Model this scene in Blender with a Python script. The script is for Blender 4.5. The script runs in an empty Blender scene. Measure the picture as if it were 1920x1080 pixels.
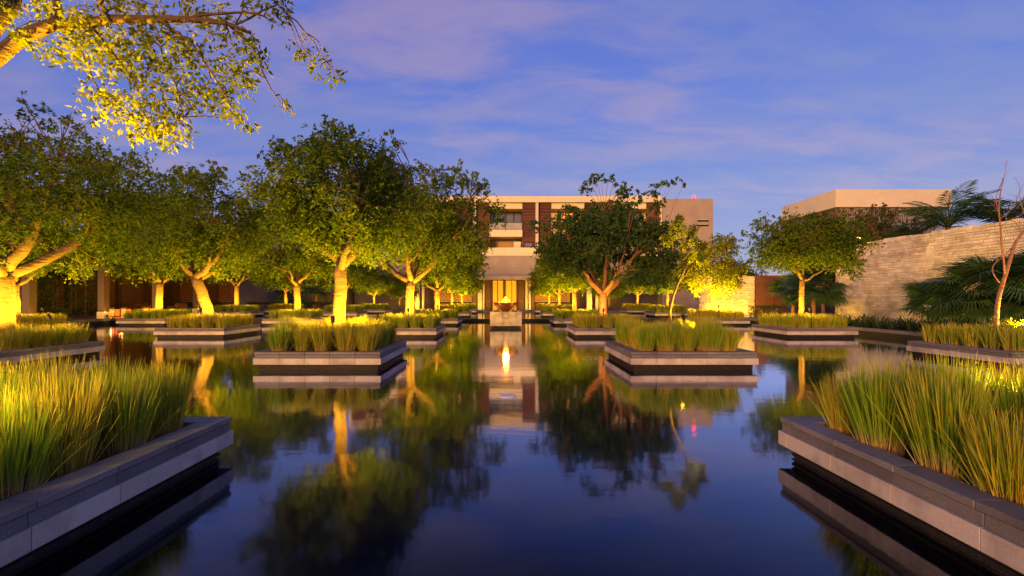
import bpy, bmesh, math, random
import numpy as np
from mathutils import Vector, Matrix

# ------------------------------------------------------------------ camera, sky, sun, exposure
scene = bpy.context.scene
COL = scene.collection
R = math.radians
F = 890.0                      # focal length in photo pixels
VX, VY = 948.5, 558.5          # vanishing point of the pool's long axis in the photo
EYE = 1.6
cam_d = bpy.data.cameras.new('camera')
cam = bpy.data.objects.new('camera', cam_d)
COL.objects.link(cam)
cam.location = (0, 0, EYE)
cam.rotation_euler = (R(90), 0, 0)
cam_d.sensor_width = 36.0
cam_d.lens = 36.0 * F / 1920.0
cam_d.shift_x = (960 - VX) / 1920.0
cam_d.shift_y = (VY - 540) / 1920.0
cam_d.clip_start = 0.05
cam_d.clip_end = 3000
scene.camera = cam

scene.render.engine = 'CYCLES'
scene.cycles.use_denoising = True
scene.cycles.max_bounces = 4
scene.cycles.diffuse_bounces = 2
scene.cycles.glossy_bounces = 2
scene.cycles.transmission_bounces = 2
scene.cycles.transparent_max_bounces = 4
scene.cycles.sample_clamp_indirect = 4.0
scene.view_settings.view_transform = 'Standard'
scene.view_settings.look = 'None'
scene.view_settings.gamma = 1.0
scene.view_settings.exposure = 0.0

SUN_EL, SUN_AZ = 7.0, 27.0     # low afterglow behind the camera, a little to its left
world = bpy.data.worlds.new('World')
scene.world = world
world.use_nodes = True
wt = world.node_tree
wt.nodes.clear()


def N(t, kind, **kw):
    n = t.nodes.new(kind)
    for k, v in kw.items():
        setattr(n, k, v)
    return n


def ramp(t, stops, interp='LINEAR'):
    n = t.nodes.new('ShaderNodeValToRGB')
    e = n.color_ramp.elements
    n.color_ramp.interpolation = interp
    while len(e) < len(stops):
        e.new(0.5)
    for i, (p, c) in enumerate(stops):
        e[i].position = p
        e[i].color = (c[0], c[1], c[2], 1) if not isinstance(c, (int, float)) else (c, c, c, 1)
    return n


def build_world():
    t = wt
    L = t.links.new
    out = N(t, 'ShaderNodeOutputWorld')
    tc = N(t, 'ShaderNodeTexCoord')
    sep = N(t, 'ShaderNodeSeparateXYZ')
    L(tc.outputs['Generated'], sep.inputs[0])
    grad = ramp(t, [(0.0, (.175, .175, .46)), (.16, (.135, .16, .52)), (.36, (.080, .130, .58)), (.60, (.055, .10, .55)), (1.0, (.045, .085, .48))])
    L(sep.outputs['Z'], grad.inputs[0])
    # long soft streaks of cloud on a flat layer far overhead
    addz = N(t, 'ShaderNodeMath', operation='ADD'); addz.inputs[1].default_value = .14
    mx = N(t, 'ShaderNodeMath', operation='MAXIMUM'); mx.inputs[1].default_value = .05
    L(sep.outputs['Z'], addz.inputs[0]); L(addz.outputs[0], mx.inputs[0])
    dx = N(t, 'ShaderNodeMath', operation='DIVIDE'); dy = N(t, 'ShaderNodeMath', operation='DIVIDE')
    L(sep.outputs['X'], dx.inputs[0]); L(mx.outputs[0], dx.inputs[1])
    L(sep.outputs['Y'], dy.inputs[0]); L(mx.outputs[0], dy.inputs[1])
    cmb = N(t, 'ShaderNodeCombineXYZ')
    L(dx.outputs[0], cmb.inputs[0]); L(dy.outputs[0], cmb.inputs[1])
    mp = N(t, 'ShaderNodeMapping')
    mp.inputs['Rotation'].default_value = (0, 0, R(24))
    mp.inputs['Scale'].default_value = (.95, 1.9, 1)
    mp.inputs['Location'].default_value = (3.1, 1.7, 0)
    L(cmb.outputs[0], mp.inputs[0])
    n1 = N(t, 'ShaderNodeTexNoise'); n1.inputs['Scale'].default_value = 1.9; n1.inputs['Detail'].default_value = 10; n1.inputs['Roughness'].default_value = .58
    n1.inputs['Distortion'].default_value = .35
    L(mp.outputs[0], n1.inputs['Vector'])
    cr = ramp(t, [(.34, 0.0), (.64, .78)], 'EASE')
    L(n1.outputs['Fac'], cr.inputs[0])
    n2 = N(t, 'ShaderNodeTexNoise'); n2.inputs['Scale'].default_value = .8; n2.inputs['Detail'].default_value = 3
    L(mp.outputs[0], n2.inputs['Vector'])
    cc = ramp(t, [(.38, (.17, .185, .50)), (.62, (.33, .225, .45))])
    L(n2.outputs['Fac'], cc.inputs[0])
    mix = N(t, 'ShaderNodeMixRGB')
    L(cr.outputs[0], mix.inputs[0]); L(grad.outputs[0], mix.inputs[1]); L(cc.outputs[0], mix.inputs[2])
    bg1 = N(t, 'ShaderNodeBackground'); bg1.inputs[1].default_value = .90
    L(mix.outputs[0], bg1.inputs[0])
    sky = N(t, 'ShaderNodeTexSky', sky_type='NISHITA')
    sky.sun_disc = False
    sky.sun_elevation = R(SUN_EL)
    sky.sun_rotation = R(180 + SUN_AZ)
    bg2 = N(t, 'ShaderNodeBackground'); bg2.inputs[1].default_value = .05
    L(sky.outputs[0], bg2.inputs[0])
    ad = N(t, 'ShaderNodeAddShader')
    L(bg1.outputs[0], ad.inputs[0]); L(bg2.outputs[0], ad.inputs[1])
    L(ad.outputs[0], out.inputs[0])


build_world()
sun_d = bpy.data.lights.new('sun', 'SUN')
sun_d.energy = 5.0
sun_d.angle = R(16)
sun_d.color = (1.0, .46, .12)
sun = bpy.data.objects.new('sun', sun_d)
COL.objects.link(sun)
# light travels away from the low sun behind the camera's left shoulder
sd = Vector((math.sin(R(SUN_AZ)) * math.cos(R(SUN_EL)), math.cos(R(SUN_AZ)) * math.cos(R(SUN_EL)), -math.sin(R(SUN_EL))))
sun.rotation_euler = sd.to_track_quat('-Z', 'Y').to_euler()


# ------------------------------------------------------------------ materials
def mat_new(name):
    m = bpy.data.materials.new(name)
    m.use_nodes = True
    return m, m.node_tree, m.node_tree.nodes['Principled BSDF']


def surf(name, c1, c2, scale=6.0, rough=.7, bump=.15, detail=6, spec=.4, c3=None, scale2=.7, metal=0.0, bdist=.02, island=0.0):
    """two-tone noisy surface with fine relief; c3 = broad stains; island = brightness jitter per object"""
    m, t, b = mat_new(name)
    L = t.links.new
    tc = N(t, 'ShaderNodeTexCoord')
    oi = N(t, 'ShaderNodeObjectInfo')
    geo = N(t, 'ShaderNodeNewGeometry')
    vec = geo.outputs['Position']
    n = N(t, 'ShaderNodeTexNoise'); n.inputs['Scale'].default_value = scale; n.inputs['Detail'].default_value = detail; n.inputs['Roughness'].default_value = .65
    L(vec, n.inputs['Vector'])
    r = ramp(t, [(.3, c1), (.7, c2)])
    L(n.outputs['Fac'], r.inputs[0])
    col = r.outputs[0]
    if c3:
        n3 = N(t, 'ShaderNodeTexNoise'); n3.inputs['Scale'].default_value = scale2; n3.inputs['Detail'].default_value = 5
        L(vec, n3.inputs['Vector'])
        r3 = ramp(t, [(.45, 0.0), (.7, .75)])
        L(n3.outputs['Fac'], r3.inputs[0])
        mx = N(t, 'ShaderNodeMixRGB'); mx.inputs[2].default_value = (*c3, 1)
        L(r3.outputs[0], mx.inputs[0]); L(col, mx.inputs[1])
        col = mx.outputs[0]
    if island:
        hs = N(t, 'ShaderNodeHueSaturation')
        ma = N(t, 'ShaderNodeMapRange'); ma.inputs['To Min'].default_value = 1 - island; ma.inputs['To Max'].default_value = 1 + island
        rnd = N(t, 'ShaderNodeMath', operation='ADD')
        L(oi.outputs['Random'], rnd.inputs[0]); L(geo.outputs['Random Per Island'], rnd.inputs[1])
        fr = N(t, 'ShaderNodeMath', operation='FRACT'); L(rnd.outputs[0], fr.inputs[0])
        L(fr.outputs[0], ma.inputs['Value']); L(ma.outputs[0], hs.inputs['Value']); L(col, hs.inputs['Color'])
        col = hs.outputs[0]
    L(col, b.inputs['Base Color'])
    b.inputs['Roughness'].default_value = rough
    b.inputs['Specular IOR Level'].default_value = spec
    b.inputs['Metallic'].default_value = metal
    if bump:
        n4 = N(t, 'ShaderNodeTexNoise'); n4.inputs['Scale'].default_value = scale * 5; n4.inputs['Detail'].default_value = 5
        L(vec, n4.inputs['Vector'])
        bp = N(t, 'ShaderNodeBump'); bp.inputs['Strength'].default_value = bump; bp.inputs['Distance'].default_value = bdist
        L(n4.outputs['Fac'], bp.inputs['Height']); L(bp.outputs[0], b.inputs['Normal'])
    return m


def emit(name, c, s):
    m, t, b = mat_new(name)
    b.inputs['Base Color'].default_value = (*c, 1)
    b.inputs['Emission Color'].default_value = (*c, 1)
    b.inputs['Emission Strength'].default_value = s
    return m


def foliage(name, stops, trans=.35, rough=.5):
    m, t, b = mat_new(name)
    L = t.links.new
    geo = N(t, 'ShaderNodeNewGeometry')
    nz = N(t, 'ShaderNodeTexNoise'); nz.inputs['Scale'].default_value = 1.1; nz.inputs['Detail'].default_value = 2
    L(geo.outputs['Position'], nz.inputs['Vector'])
    ad = N(t, 'ShaderNodeMath', operation='MULTIPLY_ADD'); ad.inputs[1].default_value = .55
    sc = N(t, 'ShaderNodeMath', operation='MULTIPLY_ADD'); sc.inputs[1].default_value = .9; sc.inputs[2].default_value = -.22
    L(nz.outputs['Fac'], sc.inputs[0])
    L(geo.outputs['Random Per Island'], ad.inputs[0]); L(sc.outputs[0], ad.inputs[2])
    r = ramp(t, stops)
    L(ad.outputs[0], r.inputs[0])
    L(r.outputs[0], b.inputs['Base Color'])
    b.inputs['Roughness'].default_value = rough + .1
    b.inputs['Specular IOR Level'].default_value = .12
    tr = N(t, 'ShaderNodeBsdfTranslucent')
    hs = N(t, 'ShaderNodeHueSaturation'); hs.inputs['Value'].default_value = 1.3; hs.inputs['Saturation'].default_value = 1.1
    L(r.outputs[0], hs.inputs['Color']); L(hs.outputs[0], tr.inputs[0])
    mx = N(t, 'ShaderNodeMixShader'); mx.inputs[0].default_value = trans
    L(b.outputs[0], mx.inputs[1]); L(tr.outputs[0], mx.inputs[2])
    L(mx.outputs[0], t.nodes['Material Output'].inputs[0])
    return m


def grass_mat(name, base, mid, tip, alt):
    """stalk colour runs from straw at the foot to green; alt = the drier tufts and blades"""
    m, t, b = mat_new(name)
    L = t.links.new
    at = N(t, 'ShaderNodeAttribute'); at.attribute_name = 'along'
    r = ramp(t, [(0.0, base), (.14, base), (.36, mid), (.82, mid), (1.0, tip)])
    L(at.outputs['Fac'], r.inputs[0])
    geo = N(t, 'ShaderNodeNewGeometry'); oi = N(t, 'ShaderNodeObjectInfo')
    nz = N(t, 'ShaderNodeTexNoise'); nz.inputs['Scale'].default_value = 2.2; nz.inputs['Detail'].default_value = 1
    L(geo.outputs['Position'], nz.inputs['Vector'])
    a1 = N(t, 'ShaderNodeMath', operation='MULTIPLY'); L(geo.outputs['Random Per Island'], a1.inputs[0]); L(nz.outputs['Fac'], a1.inputs[1])
    ob = N(t, 'ShaderNodeMath', operation='MULTIPLY_ADD'); ob.inputs[1].default_value = .45; ob.inputs[2].default_value = -.20
    L(oi.outputs['Random'], ob.inputs[0])
    a2 = N(t, 'ShaderNodeMath', operation='ADD'); L(a1.outputs[0], a2.inputs[0]); L(ob.outputs[0], a2.inputs[1])
    r2 = ramp(t, [(.16, 0.0), (.58, .95)])
    L(a2.outputs[0], r2.inputs[0])
    mx = N(t, 'ShaderNodeMixRGB'); mx.inputs[2].default_value = (*alt, 1)
    L(r2.outputs[0], mx.inputs[0]); L(r.outputs[0], mx.inputs[1])
    L(mx.outputs[0], b.inputs['Base Color'])
    b.inputs['Roughness'].default_value = .5
    b.inputs['Specular IOR Level'].default_value = .3
    tr = N(t, 'ShaderNodeBsdfTranslucent'); L(mx.outputs[0], tr.inputs[0])
    ms = N(t, 'ShaderNodeMixShader'); ms.inputs[0].default_value = .35
    L(b.outputs[0], ms.inputs[1]); L(tr.outputs[0], ms.inputs[2]); L(ms.outputs[0], t.nodes['Material Output'].inputs[0])
    return m


def water_mat():
    m, t, b = mat_new('water')
    L = t.links.new
    t.nodes.remove(b)
    out = t.nodes['Material Output']
    fr = N(t, 'ShaderNodeFresnel'); fr.inputs[0].default_value = 1.72
    tr = N(t, 'ShaderNodeBsdfTransparent'); tr.inputs[0].default_value = (.42, .52, .74, 1)
    gl = N(t, 'ShaderNodeBsdfGlossy'); gl.inputs['Roughness'].default_value = .065; gl.inputs['Color'].default_value = (.80, .83, 1, 1)
    geo = N(t, 'ShaderNodeNewGeometry')
    mp = N(t, 'ShaderNodeMapping'); mp.inputs['Scale'].default_value = (.7, 1.6, 1)
    L(geo.outputs['Position'], mp.inputs[0])
    n = N(t, 'ShaderNodeTexNoise'); n.inputs['Scale'].default_value = 1.3; n.inputs['Detail'].default_value = 3
    L(mp.outputs[0], n.inputs['Vector'])
    bp = N(t, 'ShaderNodeBump'); bp.inputs['Strength'].default_value = .025; bp.inputs['Distance'].default_value = .1
    L(n.outputs['Fac'], bp.inputs['Height'])
    L(bp.outputs[0], gl.inputs['Normal']); L(bp.outputs[0], fr.inputs['Normal'])
    mx = N(t, 'ShaderNodeMixShader')
    sc = N(t, 'ShaderNodeMath', operation='MULTIPLY_ADD', use_clamp=True); sc.inputs[1].default_value = 2.85; sc.inputs[2].default_value = -.30
    L(fr.outputs[0], sc.inputs[0])
    L(sc.outputs[0], mx.inputs[0]); L(tr.outputs[0], mx.inputs[1]); L(gl.outputs[0], mx.inputs[2]); L(mx.outputs[0], out.inputs[0])
    return m


def tile_mat():
    m, t, b = mat_new('pool_tile')
    L = t.links.new
    geo = N(t, 'ShaderNodeNewGeometry')
    br = N(t, 'ShaderNodeTexBrick'); br.offset = 0
    br.inputs['Color1'].default_value = (.008, .013, .045, 1); br.inputs['Color2'].default_value = (.011, .018, .058, 1); br.inputs['Mortar'].default_value = (.005, .008, .025, 1)
    br.inputs['Scale'].default_value = 1.0; br.inputs['Brick Width'].default_value = .3; br.inputs['Row Height'].default_value = .3; br.inputs['Mortar Size'].default_value = .006
    L(geo.outputs['Position'], br.inputs['Vector'])
    L(br.outputs[0], b.inputs['Base Color'])
    b.inputs['Roughness'].default_value = .8
    return m


def bark_mat(name, c1, c2, c3):
    m, t, b = mat_new(name)
    L = t.links.new
    tc = N(t, 'ShaderNodeTexCoord')
    mp = N(t, 'ShaderNodeMapping'); mp.inputs['Scale'].default_value = (3, 3, 14)
    L(tc.outputs['Object'], mp.inputs[0])
    n = N(t, 'ShaderNodeTexNoise'); n.inputs['Scale'].default_value = 1.6; n.inputs['Detail'].default_value = 7; n.inputs['Roughness'].default_value = .6; n.inputs['Distortion'].default_value = .4
    L(mp.outputs[0], n.inputs['Vector'])
    r = ramp(t, [(.30, c3), (.42, c1), (.7, c2)])
    L(n.outputs['Fac'], r.inputs[0]); L(r.outputs[0], b.inputs['Base Color'])
    b.inputs['Roughness'].default_value = .85
    bp = N(t, 'ShaderNodeBump'); bp.inputs['Strength'].default_value = .9; bp.inputs['Distance'].default_value = .045
    L(n.outputs['Fac'], bp.inputs['Height']); L(bp.outputs[0], b.inputs['Normal'])
    return m


def wood_mat(name, c1, c2):
    m, t, b = mat_new(name)
    L = t.links.new
    geo = N(t, 'ShaderNodeNewGeometry')
    mp = N(t, 'ShaderNodeMapping'); mp.inputs['Scale'].default_value = (1.2, 1.2, 16)
    L(geo.outputs['Position'], mp.inputs[0])
    n = N(t, 'ShaderNodeTexNoise'); n.inputs['Scale'].default_value = 2; n.inputs['Detail'].default_value = 5; n.inputs['Distortion'].default_value = .5
    L(mp.outputs[0], n.inputs['Vector'])
    r = ramp(t, [(.3, c1), (.7, c2)])
    L(n.outputs['Fac'], r.inputs[0])
    hs = N(t, 'ShaderNodeHueSaturation')
    ma = N(t, 'ShaderNodeMapRange'); ma.inputs['To Min'].default_value = .75; ma.inputs['To Max'].default_value = 1.25
    L(geo.outputs['Random Per Island'], ma.inputs['Value']); L(ma.outputs[0], hs.inputs['Value']); L(r.outputs[0], hs.inputs['Color'])
    L(hs.outputs[0], b.inputs['Base Color'])
    b.inputs['Roughness'].default_value = .55
    return m


M = {}
M['coping'] = surf('coping_granite', (.10, .097, .096), (.195, .187, .182), 70, .62, .25, 4, .4, c3=(.085, .083, .083), scale2=2.6, island=.2, bdist=.004)
M['riser'] = surf('riser_granite', (.085, .082, .085), (.17, .162, .16), 70, .7, .35, 4, .3, c3=(.085, .083, .085), scale2=1.9, island=.12, bdist=.005)
M['band'] = surf('band_granite', (.34, .31, .27), (.50, .46, .40), 80, .65, .2, 4, .35, c3=(.18, .165, .145), scale2=3.1, island=.08, bdist=.004)
M['plinth'] = surf('plinth_stone', (.008, .007, .007), (.022, .020, .020), 9, .6, .6, 6, .25, bdist=.02)
M['soil'] = surf('soil', (.05, .03, .018), (.13, .075, .04), 14, .95, .8, 6, .1, bdist=.03)
M['bark'] = bark_mat('bark', (.070, .043, .022), (.12, .076, .040), (.024, .014, .007))
M['bark_red'] = bark_mat('bark_red', (.24, .11, .055), (.33, .17, .09), (.11, .05, .03))
M['leaf'] = foliage('leaf', [(0.0, (.016, .036, .006)), (.28, (.040, .080, .010)), (.55, (.090, .150, .014)), (.84, (.18, .215, .02)), (1.0, (.24, .10, .035))], .42)
M['leaf_dark'] = foliage('leaf_dark', [(0.0, (.020, .045, .014)), (.4, (.040, .085, .022)), (.8, (.070, .115, .028)), (1.0, (.11, .13, .03))], .25)
M['leaf_rust'] = foliage('leaf_rust', [(0.0, (.030, .040, .012)), (.4, (.060, .070, .020)), (.75, (.10, .085, .03)), (1.0, (.20, .085, .045))], .3)
M['leaf_bright'] = foliage('leaf_bright', [(0.0, (.05, .08, .006)), (.4, (.12, .155, .010)), (.8, (.20, .22, .012)), (1.0, (.27, .22, .02))], .4)
M['leaf_palm'] = foliage('leaf_palm', [(0.0, (.018, .050, .016)), (.5, (.035, .085, .025)), (1.0, (.075, .12, .03))], .15, .4)
M['leaf_strap'] = foliage('leaf_strap', [(0.0, (.016, .034, .014)), (.5, (.030, .060, .022)), (1.0, (.06, .09, .03))], .15, .4)
M['leaf_shrub'] = foliage('leaf_shrub', [(0.0, (.012, .026, .010)), (.5, (.028, .050, .016)), (1.0, (.06, .08, .02))], .2)
M['grass'] = grass_mat('grass', (.46, .32, .17), (.17, .31, .012), (.52, .50, .04), (.48, .38, .03))
M['water'] = water_mat()
M['tile'] = tile_mat()
M['paving'] = surf('paving', (.16, .14, .12), (.26, .23, .20), 5, .8, .2, 6)
M['ground'] = surf('ground', (.035, .04, .02), (.08, .07, .04), 3, .95, .6, 6)
M['cream'] = surf('cream_render', (.57, .50, .37), (.64, .57, .43), 1.5, .8, .08, 5)
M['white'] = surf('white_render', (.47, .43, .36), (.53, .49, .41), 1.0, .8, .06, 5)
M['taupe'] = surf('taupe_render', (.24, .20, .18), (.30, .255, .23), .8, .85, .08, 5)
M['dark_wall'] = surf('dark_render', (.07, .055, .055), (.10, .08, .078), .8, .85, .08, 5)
M['wood'] = wood_mat('timber', (.075, .030, .018), (.145, .058, .032))
M['wood_dark'] = wood_mat('dark_timber', (.055, .026, .014), (.11, .05, .026))
M['post'] = wood_mat('post_timber', (.028, .013, .007), (.055, .026, .014))
M['stone'] = surf('limestone', (.40, .375, .34), (.60, .56, .52), 3.5, .9, .8, 7, .2, c3=(.30, .25, .20), scale2=1.1, island=.18, bdist=.03)
M['mortar'] = surf('mortar', (.20, .165, .13), (.30, .25, .20), 8, .95, .5)
M['metal'] = surf('dark_metal', (.02, .02, .02), (.035, .034, .033), 20, .45, .05, metal=.6)
M['glass'] = surf('window_glass', (.10, .095, .10), (.12, .115, .12), 1, .06, 0, spec=1.0)
M['balustrade'] = surf('balustrade_glass', (.42, .44, .44), (.50, .52, .52), 1, .15, 0, spec=.6)
M['balustrade'].node_tree.nodes['Principled BSDF'].inputs['Alpha'].default_value = .4
M['curtain'] = surf('curtain', (.34, .20, .10), (.42, .26, .14), 3, .9, 0)
M['copper'] = surf('copper', (.38, .13, .05), (.55, .20, .08), 8, .38, .1, metal=.85, c3=(.25, .09, .04), scale2=3)
M['brass'] = surf('brass', (.75, .50, .16), (.85, .60, .22), 8, .3, .05, metal=.9)
M['lit_screen'] = emit('lit_screen', (1.0, .38, .015), .72)
M['lit_room'] = emit('lit_room', (1.0, .45, .08), .6)
M['lens'] = emit('lens', (1.0, .62, .15), 5)
M['fire'] = emit('fire', (1.0, .27, .015), 2.4)
M['lantern'] = emit('lantern', (1.0, .17, .01), 1.0)
M['beacon'] = emit('beacon', (1.0, .025, .02), 9)
M['amber'] = emit('amber', (1.0, .35, .05), 9)
M['white_lamp'] = emit('white_lamp', (1.0, .85, .6), 1.2)
M['fabric'] = surf('cushion', (.10, .045, .03), (.15, .07, .045), 20, .9, .2)
M['screen'] = surf('screen_metal', (.20, .19, .21), (.27, .26, .28), 3, .6, .05)
M['flame_outer'] = emit('flame_outer', (1.0, .20, .008), 1.5)
M['disc'] = surf('float_disc', (.62, .60, .56), (.72, .70, .66), 8, .5, .05)


# ------------------------------------------------------------------ helpers
def tag(o, label=None, cat=None, group=None, kind=None):
    if label: o['label'] = label
    if cat: o['category'] = cat
    if group: o['group'] = group
    if kind: o['kind'] = kind
    return o


def link(name, me, parent=None, loc=None):
    o = bpy.data.objects.new(name, me)
    COL.objects.link(o)
    if parent is not None:
        o.parent = parent
    if loc is not None:
        o.location = loc
    return o


def empty(name, loc=(0, 0, 0), rz=0.0):
    o = bpy.data.objects.new(name, None)
    COL.objects.link(o)
    o.location = loc
    o.rotation_euler = (0, 0, rz)
    o.empty_display_size = .2
    return o


def copy_tree(o, parent=None):
    c = o.copy()
    COL.objects.link(c)
    c.parent = parent
    for ch in list(o.children):
        copy_tree(ch, c)
    return c


class MB:
    """collects boxes, tubes, polygons; build() links ONE mesh object"""
    def __init__(s):
        s.v = []; s.f = []; s.sm = []

    def box(s, x0, x1, y0, y1, z0, z1, mtx=None, taper=None):
        b = len(s.v)
        pts = [(x0, y0, z0), (x1, y0, z0), (x1, y1, z0), (x0, y1, z0), (x0, y0, z1), (x1, y0, z1), (x1, y1, z1), (x0, y1, z1)]
        if mtx is not None:
            pts = [tuple(mtx @ Vector(p)) for p in pts]
        s.v += pts
        for q in ((0, 3, 2, 1), (4, 5, 6, 7), (0, 1, 5, 4), (1, 2, 6, 5), (2, 3, 7, 6), (3, 0, 4, 7)):
            s.f.append(tuple(b + i for i in q)); s.sm.append(False)
        return s

    def bar(s, p, q, w, h=None):
        p = Vector(p); q = Vector(q); d = q - p
        L = d.length
        rot = d.to_track_quat('X', 'Z').to_matrix().to_4x4()
        h = h or w
        return s.box(0, L, -w / 2, w / 2, -h / 2, h / 2, Matrix.Translation(p) @ rot)

    def tube(s, pts, rad, n=7, cap=True):
        pts = [Vector(p) for p in pts]
        ref = Vector((.31, .77, .55))
        b = len(s.v)
        for i, p in enumerate(pts):
            if i == 0: d = pts[1] - p
            elif i == len(pts) - 1: d = p - pts[i - 1]
            else: d = pts[i + 1] - pts[i - 1]
            d.normalize()
            if abs(d.dot(ref)) > .95:
                ref = Vector((.9, -.3, .2))
            u = d.cross(ref).normalized(); w = d.cross(u)
            ref = -w.cross(d).cross(d) if False else ref
            r = rad[i] if not isinstance(rad, (int, float)) else rad
            for k in range(n):
                a = 2 * math.pi * k / n
                s.v.append(tuple(p + u * (r * math.cos(a)) + w * (r * math.sin(a))))
        for i in range(len(pts) - 1):
            for k in range(n):
                a = b + i * n + k; c = b + i * n + (k + 1) % n
                s.f.append((a, c, c + n, a + n)); s.sm.append(True)
        if cap:
            e = b + (len(pts) - 1) * n
            s.f.append(tuple(e + k for k in range(n))); s.sm.append(False)
            s.f.append(tuple(b + k for k in reversed(range(n)))); s.sm.append(False)
        return s

    def lathe(s, prof, n=24):
        b = len(s.v)
        for (r, z) in prof:
            for k in range(n):
                a = 2 * math.pi * k / n
                s.v.append((r * math.cos(a), r * math.sin(a), z))
        for i in range(len(prof) - 1):
            for k in range(n):
                a = b + i * n + k; c = b + i * n + (k + 1) % n
                s.f.append((a, c, c + n, a + n)); s.sm.append(True)
        return s

    def poly(s, pts, smooth=False):
        b = len(s.v)
        s.v += [tuple(p) for p in pts]
        s.f.append(tuple(range(b, b + len(pts)))); s.sm.append(smooth)
        return s

    def mesh(s, name, mat, bevel=0.0):
        me = bpy.data.meshes.new(name)
        me.from_pydata(s.v, [], s.f)
        me.polygons.foreach_set('use_smooth', s.sm)
        if mat is not None:
            me.materials.append(mat)
        if bevel:
            bm = bmesh.new(); bm.from_mesh(me)
            bmesh.ops.bevel(bm, geom=bm.edges[:], offset=bevel, segments=1, affect='EDGES', clamp_overlap=True)
            bm.to_mesh(me); bm.free()
        me.update()
        return me

    def build(s, name, mat, parent=None, loc=None, bevel=0.0):
        return link(name, s.mesh(name, mat, bevel), parent, loc)


def box(name, mat, parent, x0, x1, y0, y1, z0, z1, bevel=0.0):
    return MB().box(x0, x1, y0, y1, z0, z1).build(name, mat, parent, None, bevel)


def lamp(parent, loc, energy, color=(1.0, .50, .018), kind='SPOT', angle=150, target=None, size=.05, name='light_source'):
    d = bpy.data.lights.new(name, kind)
    d.energy = energy; d.color = color; d.shadow_soft_size = size
    if kind == 'SPOT':
        d.spot_size = R(angle); d.spot_blend = .9 if angle < 170 else .35
    o = bpy.data.objects.new(name, d)
    COL.objects.link(o); o.parent = parent; o.location = loc
    dr = Vector(target) if target is not None else Vector((0, 0, 1))
    o.rotation_euler = dr.to_track_quat('-Z', 'Y').to_euler()
    return o


def twig_leaves(nr, c, r, m, flat=.62, droop=.55):
    """m leaves set along short drooping twigs that radiate from a clump centre"""
    k = max(2, m // 9)
    o = nr.normal(size=(k, 3)); o /= np.linalg.norm(o, axis=1, keepdims=True) + 1e-9
    st = o * (nr.uniform(0, 1, (k, 1)) ** .6) * r * .75
    st[:, 2] *= flat
    d = o + nr.normal(0, .45, (k, 3)) + np.array([0, 0, -droop])
    d /= np.linalg.norm(d, axis=1, keepdims=True) + 1e-9
    L = r * nr.uniform(.45, .95, (k, 1))
    w = nr.integers(0, k, m)
    t = nr.uniform(0, 1, (m, 1))
    side = nr.normal(size=(m, 3)); side -= d[w] * np.sum(side * d[w], 1, keepdims=True); side /= np.linalg.norm(side, axis=1, keepdims=True) + 1e-9
    pos = st[w] + d[w] * L[w] * t + side * .035 + np.array([0, 0, -1.0]) * (t ** 2) * L[w] * .18
    return pos + np.array(c), d[w] * 1.3 + side * 1.5


def leaf_mesh(name, pos, nrm_dir, size, rng, mat, width=.42, droop=None):
    """many leaf-shaped faces in one mesh: pos (n,3), each a folded four-cornered leaf"""
    n = len(pos)
    d = rng.normal(size=(n, 3))
    if nrm_dir is not None:
        d += nrm_dir
    d /= np.linalg.norm(d, axis=1, keepdims=True) + 1e-9
    r = rng.normal(size=(n, 3))
    u = np.cross(d, r); u /= np.linalg.norm(u, axis=1, keepdims=True) + 1e-9
    w = np.cross(d, u)
    s = size * rng.uniform(.65, 1.35, size=(n, 1))
    a = pos - d * s * .5
    m = pos + w * s * .10
    b = m + u * s * width * .5 - w * s * .06
    c = pos + d * s * .5
    e = m - u * s * width * .5 - w * s * .06
    V = np.stack([a, b, c, e], axis=1).reshape(-1, 3)
    me = bpy.data.meshes.new(name)
    me.vertices.add(4 * n); me.vertices.foreach_set('co', V.astype(np.float32).ravel())
    me.loops.add(4 * n); me.loops.foreach_set('vertex_index', np.arange(4 * n, dtype=np.int32))
    me.polygons.add(n)
    me.polygons.foreach_set('loop_start', np.arange(0, 4 * n, 4, dtype=np.int32))
    me.polygons.foreach_set('loop_total', np.full(n, 4, dtype=np.int32))
    me.materials.append(mat)
    me.update(); me.validate()
    return me


# ------------------------------------------------------------------ setting: ground, pool
PX0, PX1, PY0, PY1 = -24.3, 15.3, -4.0, 48.0
GZ = .22
WEIR = 32.0
UPW = .14
# one sheet out to the horizon with the pool cut out of it
B = 900
gx = [-B, PX0, PX1, B]; gy = [-B, PY0, PY1, B]
g = MB()
for j in range(4):
    for i in range(4):
        g.v.append((gx[i], gy[j], GZ))
for j in range(3):
    for i in range(3):
        if not (i == 1 and j == 1):
            g.f.append((j * 4 + i, j * 4 + i + 1, (j + 1) * 4 + i + 1, (j + 1) * 4 + i)); g.sm.append(False)
tag(g.build('ground', M['ground']), kind='structure')
tag(box('pool_floor', M['tile'], None, PX0 - .1, PX1 + .1, PY0 - .1, PY1 + .1, -.75, -.55), kind='structure')
pw = MB()
pw.box(PX0 - .3, PX0, PY0 - .3, PY1 + .3, -.6, GZ - .004); pw.box(PX1, PX1 + .3, PY0 - .3, PY1 + .3, -.6, GZ - .004)
pw.box(PX0, PX1, PY1, PY1 + .3, -.6, GZ - .004); pw.box(PX0, PX1, PY0 - .3, PY0, -.6, GZ - .004)
tag(pw.build('pool_wall', M['plinth']), kind='structure')
tag(MB().poly([(PX0, PY0, 0), (PX1, PY0, 0), (PX1, WEIR, 0), (PX0, WEIR, 0)]).build('water', M['water']), kind='structure')
tag(MB().poly([(PX0, WEIR + .35, UPW), (PX1, WEIR + .35, UPW), (PX1, PY1, UPW), (PX0, PY1, UPW)]).build('water', M['water']), kind='structure')
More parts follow.
